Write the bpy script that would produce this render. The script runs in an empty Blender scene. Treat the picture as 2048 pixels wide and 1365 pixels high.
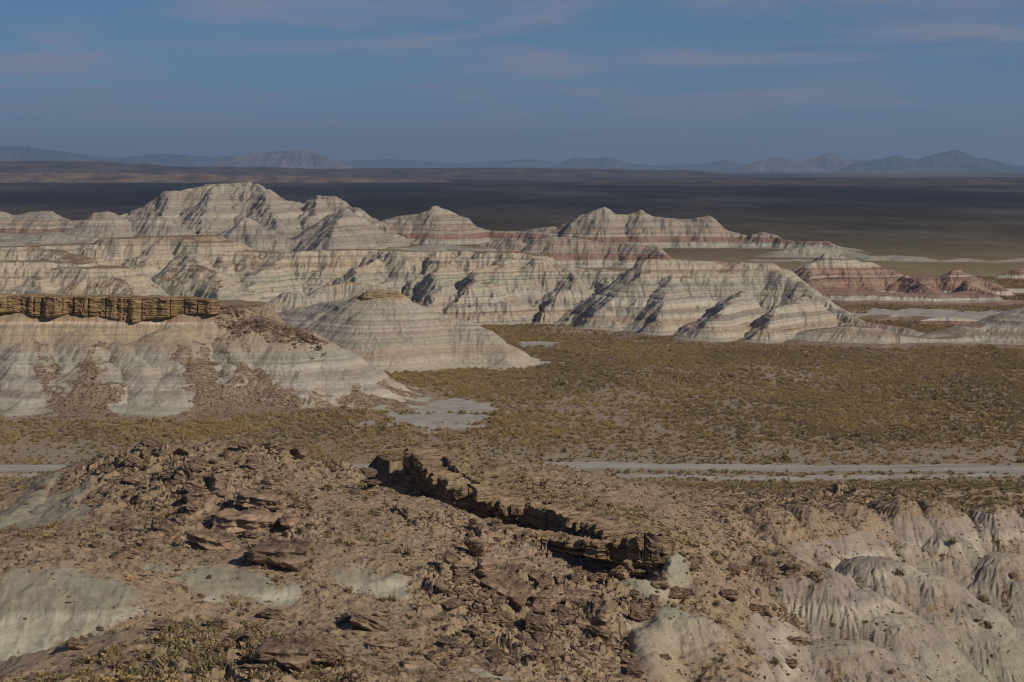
import bpy, math, time
import numpy as np
from mathutils import Vector
T0 = time.time()
R = math.radians
sc = bpy.context.scene
F, HZ, CH = 3500.0, 338.0, 50.0      # focal length and horizon line in photo pixels, camera height in metres

# ------------------------------------------------------------------ camera, sky, sun, exposure
cam = bpy.data.cameras.new('camera'); cam_o = bpy.data.objects.new('camera', cam); sc.collection.objects.link(cam_o)
cam_o.location = (0, 0, CH); cam_o.rotation_euler = (R(90), 0, 0)
cam.sensor_width = 36; cam.lens = 36 * F / 2048
cam.shift_y = -(682.5 - HZ) / 2048
cam.clip_start = 1; cam.clip_end = 200000
sc.camera = cam_o
SUN_EL, SUN_AZ = 32, 126
world = bpy.data.worlds.new('World'); sc.world = world; world.use_nodes = True
wn = world.node_tree; wn.nodes.clear()
def WN(t, **k):
    n = wn.nodes.new(t)
    for a, b in k.items(): setattr(n, a, b)
    return n
sky = WN('ShaderNodeTexSky', sky_type='NISHITA', sun_disc=False)
sky.sun_elevation = R(SUN_EL); sky.sun_rotation = R(SUN_AZ); sky.altitude = 1800; sky.air_density = 1.0; sky.dust_density = 0.3; sky.ozone_density = 2.0
tc = WN('ShaderNodeTexCoord'); sep = WN('ShaderNodeSeparateXYZ'); wn.links.new(tc.outputs['Generated'], sep.inputs[0])
# cloud layer: direction projected on a flat sheet overhead
mx = WN('ShaderNodeMath', operation='MAXIMUM'); mx.inputs[1].default_value = 0.0; wn.links.new(sep.outputs['Z'], mx.inputs[0])
ad = WN('ShaderNodeMath', operation='ADD'); ad.inputs[1].default_value = 0.035; wn.links.new(mx.outputs[0], ad.inputs[0])
dx = WN('ShaderNodeMath', operation='DIVIDE'); dy = WN('ShaderNodeMath', operation='DIVIDE')
wn.links.new(sep.outputs['X'], dx.inputs[0]); wn.links.new(ad.outputs[0], dx.inputs[1])
wn.links.new(sep.outputs['Y'], dy.inputs[0]); wn.links.new(ad.outputs[0], dy.inputs[1])
cb = WN('ShaderNodeCombineXYZ'); wn.links.new(dx.outputs[0], cb.inputs[0]); wn.links.new(dy.outputs[0], cb.inputs[1])
mp = WN('ShaderNodeMapping'); mp.inputs['Scale'].default_value = (0.62, 0.42, 1); mp.inputs['Rotation'].default_value = (0, 0, R(8)); mp.inputs['Location'].default_value = (3.1, 1.7, 0)
wn.links.new(cb.outputs[0], mp.inputs[0])
cn = WN('ShaderNodeTexNoise'); cn.inputs['Scale'].default_value = 1.0; cn.inputs['Detail'].default_value = 7; cn.inputs['Roughness'].default_value = 0.55; cn.inputs['Distortion'].default_value = 0.5
wn.links.new(mp.outputs[0], cn.inputs[0])
cr = WN('ShaderNodeMapRange'); cr.inputs['From Min'].default_value = 0.44; cr.inputs['From Max'].default_value = 0.66; cr.inputs['To Max'].default_value = 0.8; cr.interpolation_type = 'SMOOTHSTEP'
wn.links.new(cn.outputs[0], cr.inputs[0])
tint = WN('ShaderNodeMix', data_type='RGBA', blend_type='MULTIPLY'); tint.inputs[0].default_value = 1
tint.inputs[7].default_value = (0.235, 0.385, 0.56, 1)
wn.links.new(sky.outputs[0], tint.inputs[6])
mixc = WN('ShaderNodeMix', data_type='RGBA'); wn.links.new(cr.outputs[0], mixc.inputs[0]); wn.links.new(tint.outputs[2], mixc.inputs[6])
mixc.inputs[7].default_value = (3.0, 2.95, 3.7, 1)
bg = WN('ShaderNodeBackground'); bg.inputs[1].default_value = 0.1
wo = WN('ShaderNodeOutputWorld'); wn.links.new(mixc.outputs[2], bg.inputs[0]); wn.links.new(bg.outputs[0], wo.inputs[0])

sun = bpy.data.lights.new('sun', 'SUN'); sun.energy = 3.9; sun.angle = R(0.5); sun.color = (1, 0.875, 0.70)
sun_o = bpy.data.objects.new('sun', sun); sc.collection.objects.link(sun_o)
sd = Vector((math.sin(R(SUN_AZ)) * math.cos(R(SUN_EL)), math.cos(R(SUN_AZ)) * math.cos(R(SUN_EL)), math.sin(R(SUN_EL))))
sun_o.rotation_euler = sd.to_track_quat('Z', 'Y').to_euler()
sc.view_settings.view_transform = 'Standard'; sc.view_settings.look = 'None'; sc.view_settings.exposure = -0.15; sc.view_settings.gamma = 1
sc.cycles.filter_width = 1.05; sc.cycles.max_bounces = 4; sc.cycles.diffuse_bounces = 2; sc.cycles.volume_bounces = 0

# ------------------------------------------------------------------ numpy noise
f32 = np.float32
def ihash(ix, iy, seed):
    h = ix.astype(np.uint32) * np.uint32(374761393) + iy.astype(np.uint32) * np.uint32(668265263) + np.uint32((seed * 1442695041) & 0xffffffff)
    h = (h ^ (h >> np.uint32(13))) * np.uint32(1274126177)
    return h ^ (h >> np.uint32(16))
def hf(ix, iy, seed): return ihash(ix, iy, seed).astype(f32) * f32(1 / 4294967296.0)
from concurrent.futures import ThreadPoolExecutor
POOL = ThreadPoolExecutor(4)
def par(fn):
    """run a pointwise function over bands of rows on four threads"""
    def run(*a):
        arr = [v for v in a if isinstance(v, np.ndarray) and v.ndim == 2]
        if not arr or arr[0].shape[0] < 64: return fn(*a)
        n = arr[0].shape[0]; cuts = np.linspace(0, n, 17).astype(int)
        job = lambda k: fn(*[v[cuts[k]:cuts[k + 1]] if isinstance(v, np.ndarray) and v.ndim == 2 else v for v in a])
        r = list(POOL.map(job, range(16)))
        return tuple(np.concatenate(c) for c in zip(*r)) if isinstance(r[0], tuple) else np.concatenate(r)
    return run
@par
def perlin(x, y, seed=0):
    ix = np.floor(x); iy = np.floor(y); fx = (x - ix).astype(f32); fy = (y - iy).astype(f32)
    ix = ix.astype(np.int64); iy = iy.astype(np.int64)
    u = fx * fx * fx * (fx * (fx * 6 - 15) + 10); v = fy * fy * fy * (fy * (fy * 6 - 15) + 10)
    def g(a, b, ox, oy):
        t = hf(a, b, seed) * f32(2 * math.pi)
        return np.cos(t) * ox + np.sin(t) * oy
    n00 = g(ix, iy, fx, fy); n10 = g(ix + 1, iy, fx - 1, fy); n01 = g(ix, iy + 1, fx, fy - 1); n11 = g(ix + 1, iy + 1, fx - 1, fy - 1)
    return ((n00 * (1 - u) + n10 * u) * (1 - v) + (n01 * (1 - u) + n11 * u) * v) * f32(1.5)
def fbm(x, y, oct=4, seed=0, gain=0.5):
    s = 0; a = 1.0
    for i in range(oct):
        s = s + a * perlin(x * 2 ** i, y * 2 ** i, seed + i * 17); a *= gain
    return s
def sstep(a, b, x):
    t = np.clip((x - a) / (b - a), 0, 1); return t * t * (3 - 2 * t)
@par
def voronoi(x, y, seed):
    """cell ids (random 0..1 twice), vector to the cell point, and distance F2-F1"""
    ix = np.floor(x).astype(np.int64); iy = np.floor(y).astype(np.int64)
    d1 = np.full(x.shape, 9, f32); d2 = np.full(x.shape, 9, f32); r = np.zeros(x.shape, f32); q = np.zeros(x.shape, f32); ax = np.zeros(x.shape, f32); ay = np.zeros(x.shape, f32)
    for i in (-1, 0, 1):
        for j in (-1, 0, 1):
            cx = ix + i; cy = iy + j
            h = ihash(cx, cy, seed)
            ox = (cx - x).astype(f32) + ((h & 65535) / f32(65536)).astype(f32); oy = (cy - y).astype(f32) + ((h >> 16) / f32(65536)).astype(f32)
            d = np.sqrt(ox * ox + oy * oy); m = d < d1
            d2 = np.where(m, d1, np.minimum(d2, d)); d1 = np.where(m, d, d1)
            hh = hf(cx, cy, seed + 5); r = np.where(m, hh, r); q = np.where(m, (hh * 7.13) % 1, q); ax = np.where(m, ox, ax); ay = np.where(m, oy, ay)
    return r, q, ax, ay, d2 - d1
@par
def erosion(x, y, dx, dy, seed):
    ix = np.floor(x).astype(np.int64); iy = np.floor(y).astype(np.int64)
    fx = (x - ix).astype(f32); fy = (y - iy).astype(f32)
    c = 0; s = 0; wt = 0
    for i in (-1, 0, 1, 2):
        for j in (-1, 0, 1, 2):
            h = ihash(ix + i, iy + j, seed)
            ox = fx - i - ((h & 65535).astype(f32) * f32(0.7 / 65536) - f32(.35)); oy = fy - j - ((h >> 16).astype(f32) * f32(.7 / 65536) - f32(.35))
            w = np.exp(-2.2 * (ox * ox + oy * oy)); m = (ox * dx + oy * dy) * f32(6.2832)
            wt = wt + w; c = c + w * np.cos(m); s = s + w * np.sin(m)
    return c / wt, -s / wt * dx, -s / wt * dy

# ------------------------------------------------------------------ grids that thin out with distance
def P(px, py, D): return ((px - 1024) / F * D, D, CH - (py - HZ) / F * D)
class Grid:
    def __init__(s, p0, p1, D0, D1, q, cols):
        s.a = np.linspace((p0 - 1024) / F, (p1 - 1024) / F, cols)
        n = max(8, int(math.log(D1 / D0) / q)); s.D = np.geomspace(D0, D1, n)
        s.X = (s.D[:, None] * s.a[None, :]); s.Y = np.repeat(s.D[:, None], cols, 1); s.z = np.full(s.X.shape, -50, f32)
    def slope(s, z):
        zD = np.gradient(z, s.D, axis=0); za = np.gradient(z, s.a, axis=1)
        zx = za / s.Y; return zx.astype(f32), (zD - s.a[None, :] * zx).astype(f32)
    def blur(s, z, rad):
        dD = float(np.mean(np.diff(s.D))); dX = float(s.D.mean() * (s.a[1] - s.a[0]))
        for ax, st in ((0, dD), (1, dX)):
            k = max(1, int(rad / st)); zp = np.pad(z, [(k, k) if i == ax else (0, 0) for i in (0, 1)], mode='edge')
            c = np.cumsum(zp.astype(np.float64), axis=ax); c = np.insert(c, 0, 0, axis=ax)
            n = 2 * k + 1
            z = ((c[n:] - c[:-n]) / n if ax == 0 else (c[:, n:] - c[:, :-n]) / n).astype(f32)
        return z
    def sample(s, X, Y, z=None):
        z = s.z if z is None else z
        i = np.interp(Y, s.D, np.arange(len(s.D))); j = np.interp(X / Y, s.a, np.arange(len(s.a)))
        i0 = np.clip(i.astype(int), 0, len(s.D) - 2); j0 = np.clip(j.astype(int), 0, len(s.a) - 2); u = i - i0; v = j - j0
        return (z[i0, j0] * (1 - u) + z[i0 + 1, j0] * u) * (1 - v) + (z[i0, j0 + 1] * (1 - u) + z[i0 + 1, j0 + 1] * u) * v
    def hit(s, px, py):
        """where the line of sight through a photo pixel first meets this surface"""
        j = int(np.clip(np.interp((px - 1024) / F, s.a, np.arange(len(s.a))), 0, len(s.a) - 1))
        yy = HZ + (CH - s.z[:, j]) * F / s.D
        k = np.nonzero(yy <= py)[0]
        k = k[0] if len(k) else len(s.D) - 1
        return float((px - 1024) / F * s.D[k]), float(s.D[k]), float(s.z[k, j])

def ridge(g, z, Xw, Yw, pts, s, r=1.2, w=0.0):
    """raise z to a ridge: pts [(X,Y,Z)], flank slope s, crest radius r, flat half width w"""
    for (x0, y0, z0), (x1, y1, z1) in zip(pts[:-1], pts[1:]):
        rad = w + r + max(z0, z1, 1.0) / s + 8 if g.reach is None else g.reach
        i0, i1 = np.searchsorted(g.D, (min(y0, y1) - rad, max(y0, y1) + rad))
        if i1 <= i0: continue
        ym = max(min(y0, y1) - rad, g.D[0])
        j0, j1 = np.searchsorted(g.a, (min((min(x0, x1) - rad) / ym, (min(x0, x1) - rad) / (max(y0, y1) + rad)), max((max(x0, x1) + rad) / ym, (max(x0, x1) + rad) / (max(y0, y1) + rad))))
        if j1 <= j0: continue
        sl = (slice(i0, i1), slice(j0, j1)); X = Xw[sl]; Y = Yw[sl]
        vx, vy = x1 - x0, y1 - y0; L = vx * vx + vy * vy + 1e-6
        t = np.clip(((X - x0) * vx + (Y - y0) * vy) / L, 0, 1)
        d = np.hypot(X - x0 - t * vx, Y - y0 - t * vy)
        d = np.maximum(d - w, 0)
        h = z0 + t * (z1 - z0) - s * (np.sqrt(d * d + r * r) - r)
        z[sl] = np.maximum(z[sl], h)

def spurs(pts, rng, spacing, s, slope=0.70, both=True, base=0.0, jit=25, hmin=2.5):
    out = []
    acc = spacing * rng.random()
    for (x0, y0, z0), (x1, y1, z1) in zip(pts[:-1], pts[1:]):
        L = math.hypot(x1 - x0, y1 - y0); ux, uy = (x1 - x0) / (L + 1e-6), (y1 - y0) / (L + 1e-6)
        while acc < L:
            t = acc / L; x, y, h = x0 + (x1 - x0) * t, y0 + (y1 - y0) * t, z0 + (z1 - z0) * t
            for sg in ((1, -1) if both else (1,)):
                if h - base < hmin: continue
                nx, ny = uy * sg, -ux * sg
                a = R(rng.uniform(-jit, jit)); ca, sa = math.cos(a), math.sin(a); nx, ny = nx * ca - ny * sa, nx * sa + ny * ca
                hh = h - base; LL = hh / (s * slope) * rng.uniform(0.85, 1.08); q = []
                b = R(rng.uniform(-22, 22)); k = 4
                cx, cy = x, y
                for m in range(k + 1):
                    tt = m / k
                    q.append((cx, cy, base + hh * (1 - tt ** 1.12) - 0.15))
                    ang = b * tt; cx += (nx * math.cos(ang) - ny * math.sin(ang)) * LL / k; cy += (nx * math.sin(ang) + ny * math.cos(ang)) * LL / k
                out.append(q)
            acc += spacing * rng.uniform(0.6, 1.45)
        acc -= L
    return out

# ------------------------------------------------------------------ objects
def tag(o, label=None, cat=None, group=None, kind=None):
    for k, v in (('label', label), ('category', cat), ('group', group), ('kind', kind)):
        if v: o[k] = v
    return o
def grid_mesh(name, g, mat, cut=None, attrs=None, smooth=True, kind='structure'):
    n, m = g.X.shape; co = np.stack([g.X, g.Y, g.z], -1).reshape(-1, 3).astype(f32)
    idx = np.arange(n * m, dtype=np.int32).reshape(n, m)
    q = np.stack([idx[:-1, :-1], idx[:-1, 1:], idx[1:, 1:], idx[1:, :-1]], -1).reshape(-1, 4)
    if cut is not None:
        k = cut[:-1, :-1] | cut[:-1, 1:] | cut[1:, 1:] | cut[1:, :-1]; q = q[k.reshape(-1)]
    used = np.zeros(n * m, bool); used[q.reshape(-1)] = True; rm = np.cumsum(used).astype(np.int32) - 1; co = co[used]; q = rm[q]
    me = bpy.data.meshes.new(name); me.vertices.add(len(co)); me.vertices.foreach_set('co', co.reshape(-1))
    me.loops.add(q.size); me.loops.foreach_set('vertex_index', q.reshape(-1)); me.polygons.add(len(q))
    me.polygons.foreach_set('loop_start', np.arange(len(q), dtype=np.int32) * 4)
    me.polygons.foreach_set('use_smooth', np.full(len(q), smooth))
    for an, av in (attrs or {}).items():
        me.attributes.new(an, 'FLOAT', 'POINT').data.foreach_set('value', av.reshape(-1)[used].astype(f32))
    me.update(); me.materials.append(mat)
    o = bpy.data.objects.new(name, me); sc.collection.objects.link(o)
    if kind: o['kind'] = kind
    return o
def raw_mesh(name, co, faces, mat, smooth=False, parent=None, link=True):
    me = bpy.data.meshes.new(name); me.from_pydata([tuple(c) for c in co], [], [tuple(f) for f in faces]); me.update()
    me.polygons.foreach_set('use_smooth', np.full(len(me.polygons), smooth)); me.materials.append(mat)
    o = bpy.data.objects.new(name, me)
    if link: sc.collection.objects.link(o)
    if parent: o.parent = parent
    return o

# ------------------------------------------------------------------ materials
class NT:
    def __init__(s, name):
        s.m = bpy.data.materials.new(name); s.m.use_nodes = True; s.t = s.m.node_tree; s.t.nodes.clear()
        s.out = s.t.nodes.new('ShaderNodeOutputMaterial'); s.b = s.t.nodes.new('ShaderNodeBsdfPrincipled'); s.t.links.new(s.b.outputs[0], s.out.inputs[0])
        s.b.inputs['Roughness'].default_value = 0.95; s.b.inputs['Specular IOR Level'].default_value = 0.15
        s.geo = s.t.nodes.new('ShaderNodeNewGeometry')
    def L(s, a, b): s.t.links.new(a, b)
    def put(s, sock, v):
        if isinstance(v, bpy.types.NodeSocket): s.L(v, sock)
        elif v is not None: sock.default_value = (*v, 1) if (isinstance(v, tuple) and len(v) == 3 and sock.type == 'RGBA') else v
    def math(s, op, a, b=None, c=None, clamp=False):
        n = s.t.nodes.new('ShaderNodeMath'); n.operation = op; n.use_clamp = clamp
        for i, v in enumerate((a, b, c)): s.put(n.inputs[i], v)
        return n.outputs[0]
    def rng(s, v, a, b, c=0.0, d=1.0):
        n = s.t.nodes.new('ShaderNodeMapRange'); s.put(n.inputs[0], v)
        for i, k in enumerate((a, b, c, d)): n.inputs[i + 1].default_value = k
        return n.outputs[0]
    def mix(s, f, a, b, mode='MIX'):
        n = s.t.nodes.new('ShaderNodeMix'); n.data_type = 'RGBA'; n.blend_type = mode
        s.put(n.inputs[0], f); s.put(n.inputs[6], a); s.put(n.inputs[7], b); return n.outputs[2]
    def noise(s, scale, detail=4, rough=0.55, vec=None, stretch=None, dist=0.0):
        v = vec if vec is not None else s.geo.outputs['Position']
        if stretch:
            m = s.t.nodes.new('ShaderNodeMapping'); m.inputs['Scale'].default_value = stretch; s.L(v, m.inputs[0]); v = m.outputs[0]
        n = s.t.nodes.new('ShaderNodeTexNoise'); n.inputs['Scale'].default_value = scale; n.inputs['Detail'].default_value = detail
        n.inputs['Roughness'].default_value = rough; n.inputs['Distortion'].default_value = dist; s.L(v, n.inputs['Vector']); return n.outputs[0]
    def ramp(s, v, stops, const=False):
        n = s.t.nodes.new('ShaderNodeValToRGB'); s.put(n.inputs[0], v); e = n.color_ramp.elements
        if const: n.color_ramp.interpolation = 'CONSTANT'
        while len(e) < len(stops): e.new(0.5)
        for k, (p, c) in enumerate(stops): e[k].position = p; e[k].color = (*c, 1)
        return n.outputs[0]
    def attr(s, name, kind='GEOMETRY'):
        n = s.t.nodes.new('ShaderNodeAttribute'); n.attribute_name = name; n.attribute_type = kind; return n.outputs['Fac']
    def sep(s, v):
        n = s.t.nodes.new('ShaderNodeSeparateXYZ'); s.L(v, n.inputs[0]); return n.outputs
    def bump(s, h, dist, strength=1.0):
        n = s.t.nodes.new('ShaderNodeBump'); n.inputs['Distance'].default_value = dist; n.inputs['Strength'].default_value = strength
        s.put(n.inputs['Height'], h); s.L(n.outputs[0], s.b.inputs['Normal']); return n
    def done(s, col): s.put(s.b.inputs['Base Color'], col); return s.m

CREAM = (.415, .375, .30); PALE = (.465, .43, .36); GREEN = (.325, .32, .26); GREY = (.355, .335, .285); MAUVE = (.305, .258, .228); PINK = (.36, .295, .225)
YEL = (.42, .355, .26); RED = (.27, .16, .13); DRED = (.235, .155, .13); TAN = (.33, .25, .165); BROWN = (.20, .13, .08); WHITE = (.55, .52, .46); RUB = (.23, .165, .115)

def strata(name, stops, z0, z1, wob=0.8, fine=0.28, finescale=2.2, rub=RUB, rubvar=(.15, .10, .07), flat=None, bumpd=0.12, grain=6.0, dust=(.36, .30, .22)):
    """banded rock: colours follow height; rubble and soil lie where the mesh's attribute says"""
    m = NT(name); p = m.geo.outputs['Position']; x, y, z = m.sep(p)
    zz = m.math('ADD', z, m.math('MULTIPLY', m.math('SUBTRACT', m.noise(0.02, 3), 0.5), wob * 2.2))
    zz = m.math('ADD', zz, m.math('MULTIPLY', m.math('SUBTRACT', m.noise(0.5, 3), 0.5), wob * 0.35))
    t = m.rng(zz, z0, z1)
    c = m.ramp(t, [((h - z0) / (z1 - z0), col) for h, col in stops])
    # thin beds
    cz = m.t.nodes.new('ShaderNodeCombineXYZ'); m.L(m.math('MULTIPLY', x, 0.006), cz.inputs[0]); m.L(m.math('MULTIPLY', y, 0.006), cz.inputs[1]); m.L(zz, cz.inputs[2])
    nb = m.noise(finescale, 4, 0.7, vec=cz.outputs[0])
    c = m.mix(1.0, c, m.ramp(nb, [(0.30, (1 - fine * 1.5, 1 - fine * 1.6, 1 - fine * 1.5)), (0.5, (1, 1, 1)), (0.68, (1 + fine * .6, 1 + fine * .6, 1 + fine * .6))]), 'MULTIPLY')
    # colour patches, washed-down streaks
    c = m.mix(m.math('MULTIPLY', m.rng(m.noise(0.09, 5, 0.6), 0.42, 0.72), 0.55), c, dust)
    st = m.noise(0.9, 4, 0.6, stretch=(1, 1, 0.09))
    c = m.mix(1.0, c, m.ramp(st, [(0.3, (.84, .83, .82)), (0.6, (1.06, 1.06, 1.06))]), 'MULTIPLY')
    gr = m.noise(grain, 3, 0.7)
    c = m.mix(1.0, c, m.ramp(gr, [(0.28, (.68, .67, .65)), (0.5, (1, 1, 1)), (0.7, (1.16, 1.16, 1.16))]), 'MULTIPLY')
    # rubble cover
    ra = m.math('ADD', m.attr('rubble'), m.math('MULTIPLY', m.math('SUBTRACT', m.noise(0.7, 5, 0.7), 0.5), 0.9))
    rm = m.rng(ra, 0.42, 0.62)
    rc = m.ramp(m.noise(1.6, 5, 0.75), [(0.32, rubvar), (0.5, rub), (0.68, tuple(min(1, v * 1.35) for v in rub))])
    c = m.mix(rm, c, rc)
    va = m.attr('veg'); vm = m.rng(m.math('ADD', va, m.math('MULTIPLY', m.math('SUBTRACT', m.noise(0.9, 4, 0.7), 0.5), 0.8)), 0.4, 0.7)
    c = m.mix(vm, c, m.ramp(m.noise(2.4, 4, 0.7), [(0.4, (.17, .135, .075)), (0.6, (.30, .23, .135))]))
    h = m.math('ADD', m.math('MULTIPLY', gr, 0.5), m.math('ADD', m.math('MULTIPLY', m.noise(1.3, 4, 0.65), 1.0), m.math('MULTIPLY', nb, 0.9)))
    m.bump(h, bumpd)
    return m.done(c)

# ------------------------------------------------------------------ hill builder
def erode(g, z, lam, amp, octs, seed, strength=2.0, branch=1.0, low=0.0, gain=0.5, mask=None):
    zs = g.blur(z, lam * 0.12); gx, gy = g.slope(zs); sl = np.hypot(gx, gy)
    mk = sstep(0.12, 0.5, sl) * sstep(low - 0.3, low + 2.0, z)
    if mask is not None: mk = mk * mask
    n = 1 / np.maximum(sl, 0.25) * np.minimum(sl, 0.9) / 0.9
    ddx, ddy = gy * strength * n, -gx * strength * n
    h = 0; hx = 0; hy = 0; a = 1.0; f = 1.0
    for i in range(octs):
        c, cx, cy = erosion(g.X * f / lam, g.Y * f / lam, ddx + (hy * branch), ddy - (hx * branch), seed + i)
        c = 1 - np.abs(c) * 0.9 if i % 2 == 9 else c
        h = h + c * a; hx = hx + cx * a * 0.5; hy = hy + cy * a * 0.5; a *= gain; f *= 1.9
    return z + h.astype(f32) * amp * mk, mk
def beds(z, seed, amp, lam=1.6):
    return z + amp * (perlin(z / lam, np.zeros_like(z) + 3.3, seed) + 0.5 * perlin(z / lam * 2.3, np.zeros_like(z) + 1.3, seed + 1))

FORM = {}
def hills(name, mat, ridges, p0, p1, D0, D1, q=0.0009, cols=None, seed=1, s=0.8, spacing=12, lam=7, amp=0.55, octs=5, warp=2.5, toe=1.6, bed=0.25,
          rubble=None, base=0.0, spur=0.84, label=None, stone=None):
    if cols is None: cols = int((p1 - p0) * 0.5 * 1.15)
    g = Grid(p0, p1, D0, D1, q, cols); g.reach = None
    rng = np.random.default_rng(seed)
    wx = fbm(g.X / 22, g.Y / 22, 3, seed) * warp + perlin(g.X / 4.0, g.Y / 4.0, seed + 3) * warp * 0.22
    wy = fbm(g.X / 22, g.Y / 22, 3, seed + 50) * warp + perlin(g.X / 4.0, g.Y / 4.0, seed + 53) * warp * 0.22
    Xw = g.X + wx; Yw = g.Y + wy
    z = np.full(g.X.shape, -3.0, f32)
    for rd in ridges:
        pts = [P(*p) for p in rd['p']]; rs = rd.get('s', s); w = rd.get('w', 0)
        ridge(g, z, Xw, Yw, pts, rs, rd.get('r', 1.6), w)
        sp = rd.get('spacing', spacing)
        if sp:
            for q2 in spurs(pts, rng, sp, rs, rd.get('spur', spur)):
                if w:   # start at the rim
                    dxx, dyy = q2[1][0] - q2[0][0], q2[1][1] - q2[0][1]; l = math.hypot(dxx, dyy) + 1e-6
                    q2 = [(a + dxx / l * w * 0.85, b + dyy / l * w * 0.85, c - 0.3) for a, b, c in q2]
                ridge(g, z, Xw, Yw, q2, rs * rng.uniform(.85, 1.05), 2.2)
    z = 0.5 * (z + np.sqrt(z * z + toe * toe)) - toe * 0.32
    z = beds(z, seed, bed)
    zb = z.copy()
    z, mk = erode(g, z, lam, amp * .42, 2, seed + 100)
    z, mk = erode(g, z, lam * .36, amp * .36, octs - 2, seed + 160, gain=.6, mask=.35 + .65 * sstep(-.3, .5, fbm(g.X / lam / 2, g.Y / lam / 2, 2, seed + 9)))
    z = z + fbm(g.X / 3, g.Y / 3, 3, seed + 7) * 0.12 * sstep(0.2, 2, z)
    rel = zb - g.blur(zb, 4.5)
    g.z = z.astype(f32)
    gx, gy = g.slope(g.blur(z, 1.0)); sl = np.hypot(gx, gy)
    rub = rubble(g, z, rel, sl) if rubble else sstep(0.35, 0.1, sl) * 0.5 + sstep(-0.3, -1.4, rel) * 0.35
    at = {'rubble': np.clip(rub, 0, 1), 'veg': sstep(0.30, 0.12, sl) * sstep(2, 5, z) * 0.6}
    gz = ground_z(g.X, g.Y)
    o = grid_mesh(name, g, mat, cut=(z > gz - 0.35), attrs=at)
    FORM[name] = (g, rub)
    return o

def ground_z(X, Y):
    far = sstep(700, 1500, Y)
    return (fbm(X / 60, Y / 60, 3, 77) * 0.45 * (1 - far) + fbm(X / 9, Y / 9, 2, 78) * 0.10 * (1 - far)).astype(f32)

# ------------------------------------------------------------------ the far and middle hills
m_white = strata('white_badland_clay', [(0, MAUVE), (6, GREY), (10, MAUVE), (13, GREY), (17, MAUVE), (20, PALE), (22.5, MAUVE), (25, (.33, .29, .26)), (28, GREY), (31, MAUVE), (34, (.37, .335, .28)), (37, (.39, .365, .30)), (40, GREY), (44, (.39, .355, .29))], 0, 44, wob=0.9, finescale=0.9, bumpd=0.5, grain=2)
m_red = strata('red_banded_clay', [(0, GREY), (2.2, PALE), (3.3, GREY), (4.0, RED), (6.6, RED), (7.3, PALE), (8.6, MAUVE), (10.5, PINK), (13, MAUVE), (14, GREY), (17, (.32, .27, .24)), (20, CREAM), (26, CREAM)], 0, 26, wob=1.3, fine=.38, finescale=1.2, bumpd=0.5, grain=2)
m_stripe = strata('red_striped_clay', [(0, DRED), (1.0, (.30, .17, .13)), (1.4, WHITE), (2.2, PALE), (2.6, DRED), (4.2, (.30, .18, .14)), (5.4, (.34, .23, .17)), (6.4, DRED), (7.2, RED), (7.6, PALE), (8.1, RED), (9.4, (.36, .25, .20)), (10.6, RED), (11.2, PINK), (12.2, CREAM), (17, GREY)], 0, 17, wob=1.0, fine=.4, finescale=1.6, bumpd=0.3, grain=3)
m_cream = strata('cream_badland_clay', [(0, GREY), (1.8, CREAM), (2.6, PINK), (3.8, PINK), (4.4, CREAM), (5.6, GREY), (6.3, MAUVE), (6.8, CREAM), (8, PALE), (9, GREY), (10.8, CREAM), (12.2, GREEN), (13.6, GREEN), (14.4, CREAM), (16, (.40, .355, .27)), (17.4, YEL), (18.2, CREAM), (20, (.41, .36, .275)), (22, CREAM), (25, TAN)], 0, 25, wob=1.1, finescale=1.5, fine=0.36, bumpd=0.25, grain=4)
m_spur = strata('cream_mauve_clay', [(0, CREAM), (2.2, CREAM), (3.2, PINK), (4.1, PINK), (4.8, CREAM), (6, GREEN), (7, CREAM), (8.2, MAUVE), (8.7, PALE), (9.1, MAUVE), (9.8, PALE), (10.5, MAUVE), (11.2, CREAM), (13, GREY), (15.2, CREAM), (15.8, (.40, .30, .16)), (17.6, YEL), (20, CREAM)], 0, 20, wob=0.5, finescale=1.8, fine=0.22, bumpd=0.2, grain=4)
m_mesa = strata('mesa_slope_clay', [(0, (.38, .37, .29)), (2.4, PALE), (3.4, MAUVE), (4.1, PALE), (5.4, GREY), (6.2, MAUVE), (7, PALE), (8.8, GREEN), (9.8, GREY), (10.6, (.37, .32, .25)), (12.5, (.36, .29, .205)), (13.6, (.41, .34, .235)), (15.3, (.38, .31, .22)), (15.6, (.55, .47, .36)), (15.9, (.58, .52, .43)), (16.15, (.45, .30, .18)), (16.6, TAN), (22, TAN)], 0, 22, wob=0.7, finescale=2.2, fine=0.2, rub=(.29, .225, .16), bumpd=0.18, grain=5)

def rr(s): return [tuple(float(v) for v in q.split(',')) for q in s.split(';')]
# big white butte at upper left, its dome and the pyramid before it
hills('white_butte', m_white, [
    {'p': rr('235,432,1130;300,405,1135;345,380,1140;410,367,1145;450,364,1150;500,361,1150;535,375,1150;560,394,1155;600,405,1160;640,389,1160;672,392,1160;700,413,1150;770,446,1140')},
    {'p': rr('430,366,1148;420,400,1110;405,440,1080;380,480,1060')},
    {'p': rr('520,363,1150;540,400,1110;560,440,1080;580,485,1055')},
    {'p': rr('345,378,1140;330,420,1100;320,460,1070')},
    {'p': rr('640,389,1160;620,430,1110;610,480,1070')},
    ], -30, 820, 980, 1260, q=0.0007, seed=3, s=0.82, spacing=26, lam=15, amp=1.5, warp=5, octs=4, bed=0.5, toe=3)
hills('clay_pyramid', m_white, [
    {'p': rr('600,470,1010;650,440,1015;690,416,1020;720,430,1020;790,485,1010'), 's': 0.75},
    {'p': rr('690,416,1020;670,450,985;660,490,960')}], 480, 860, 930, 1080, seed=5, s=0.8, spacing=16, lam=9, amp=1.0, warp=3, bed=0.4)
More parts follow.
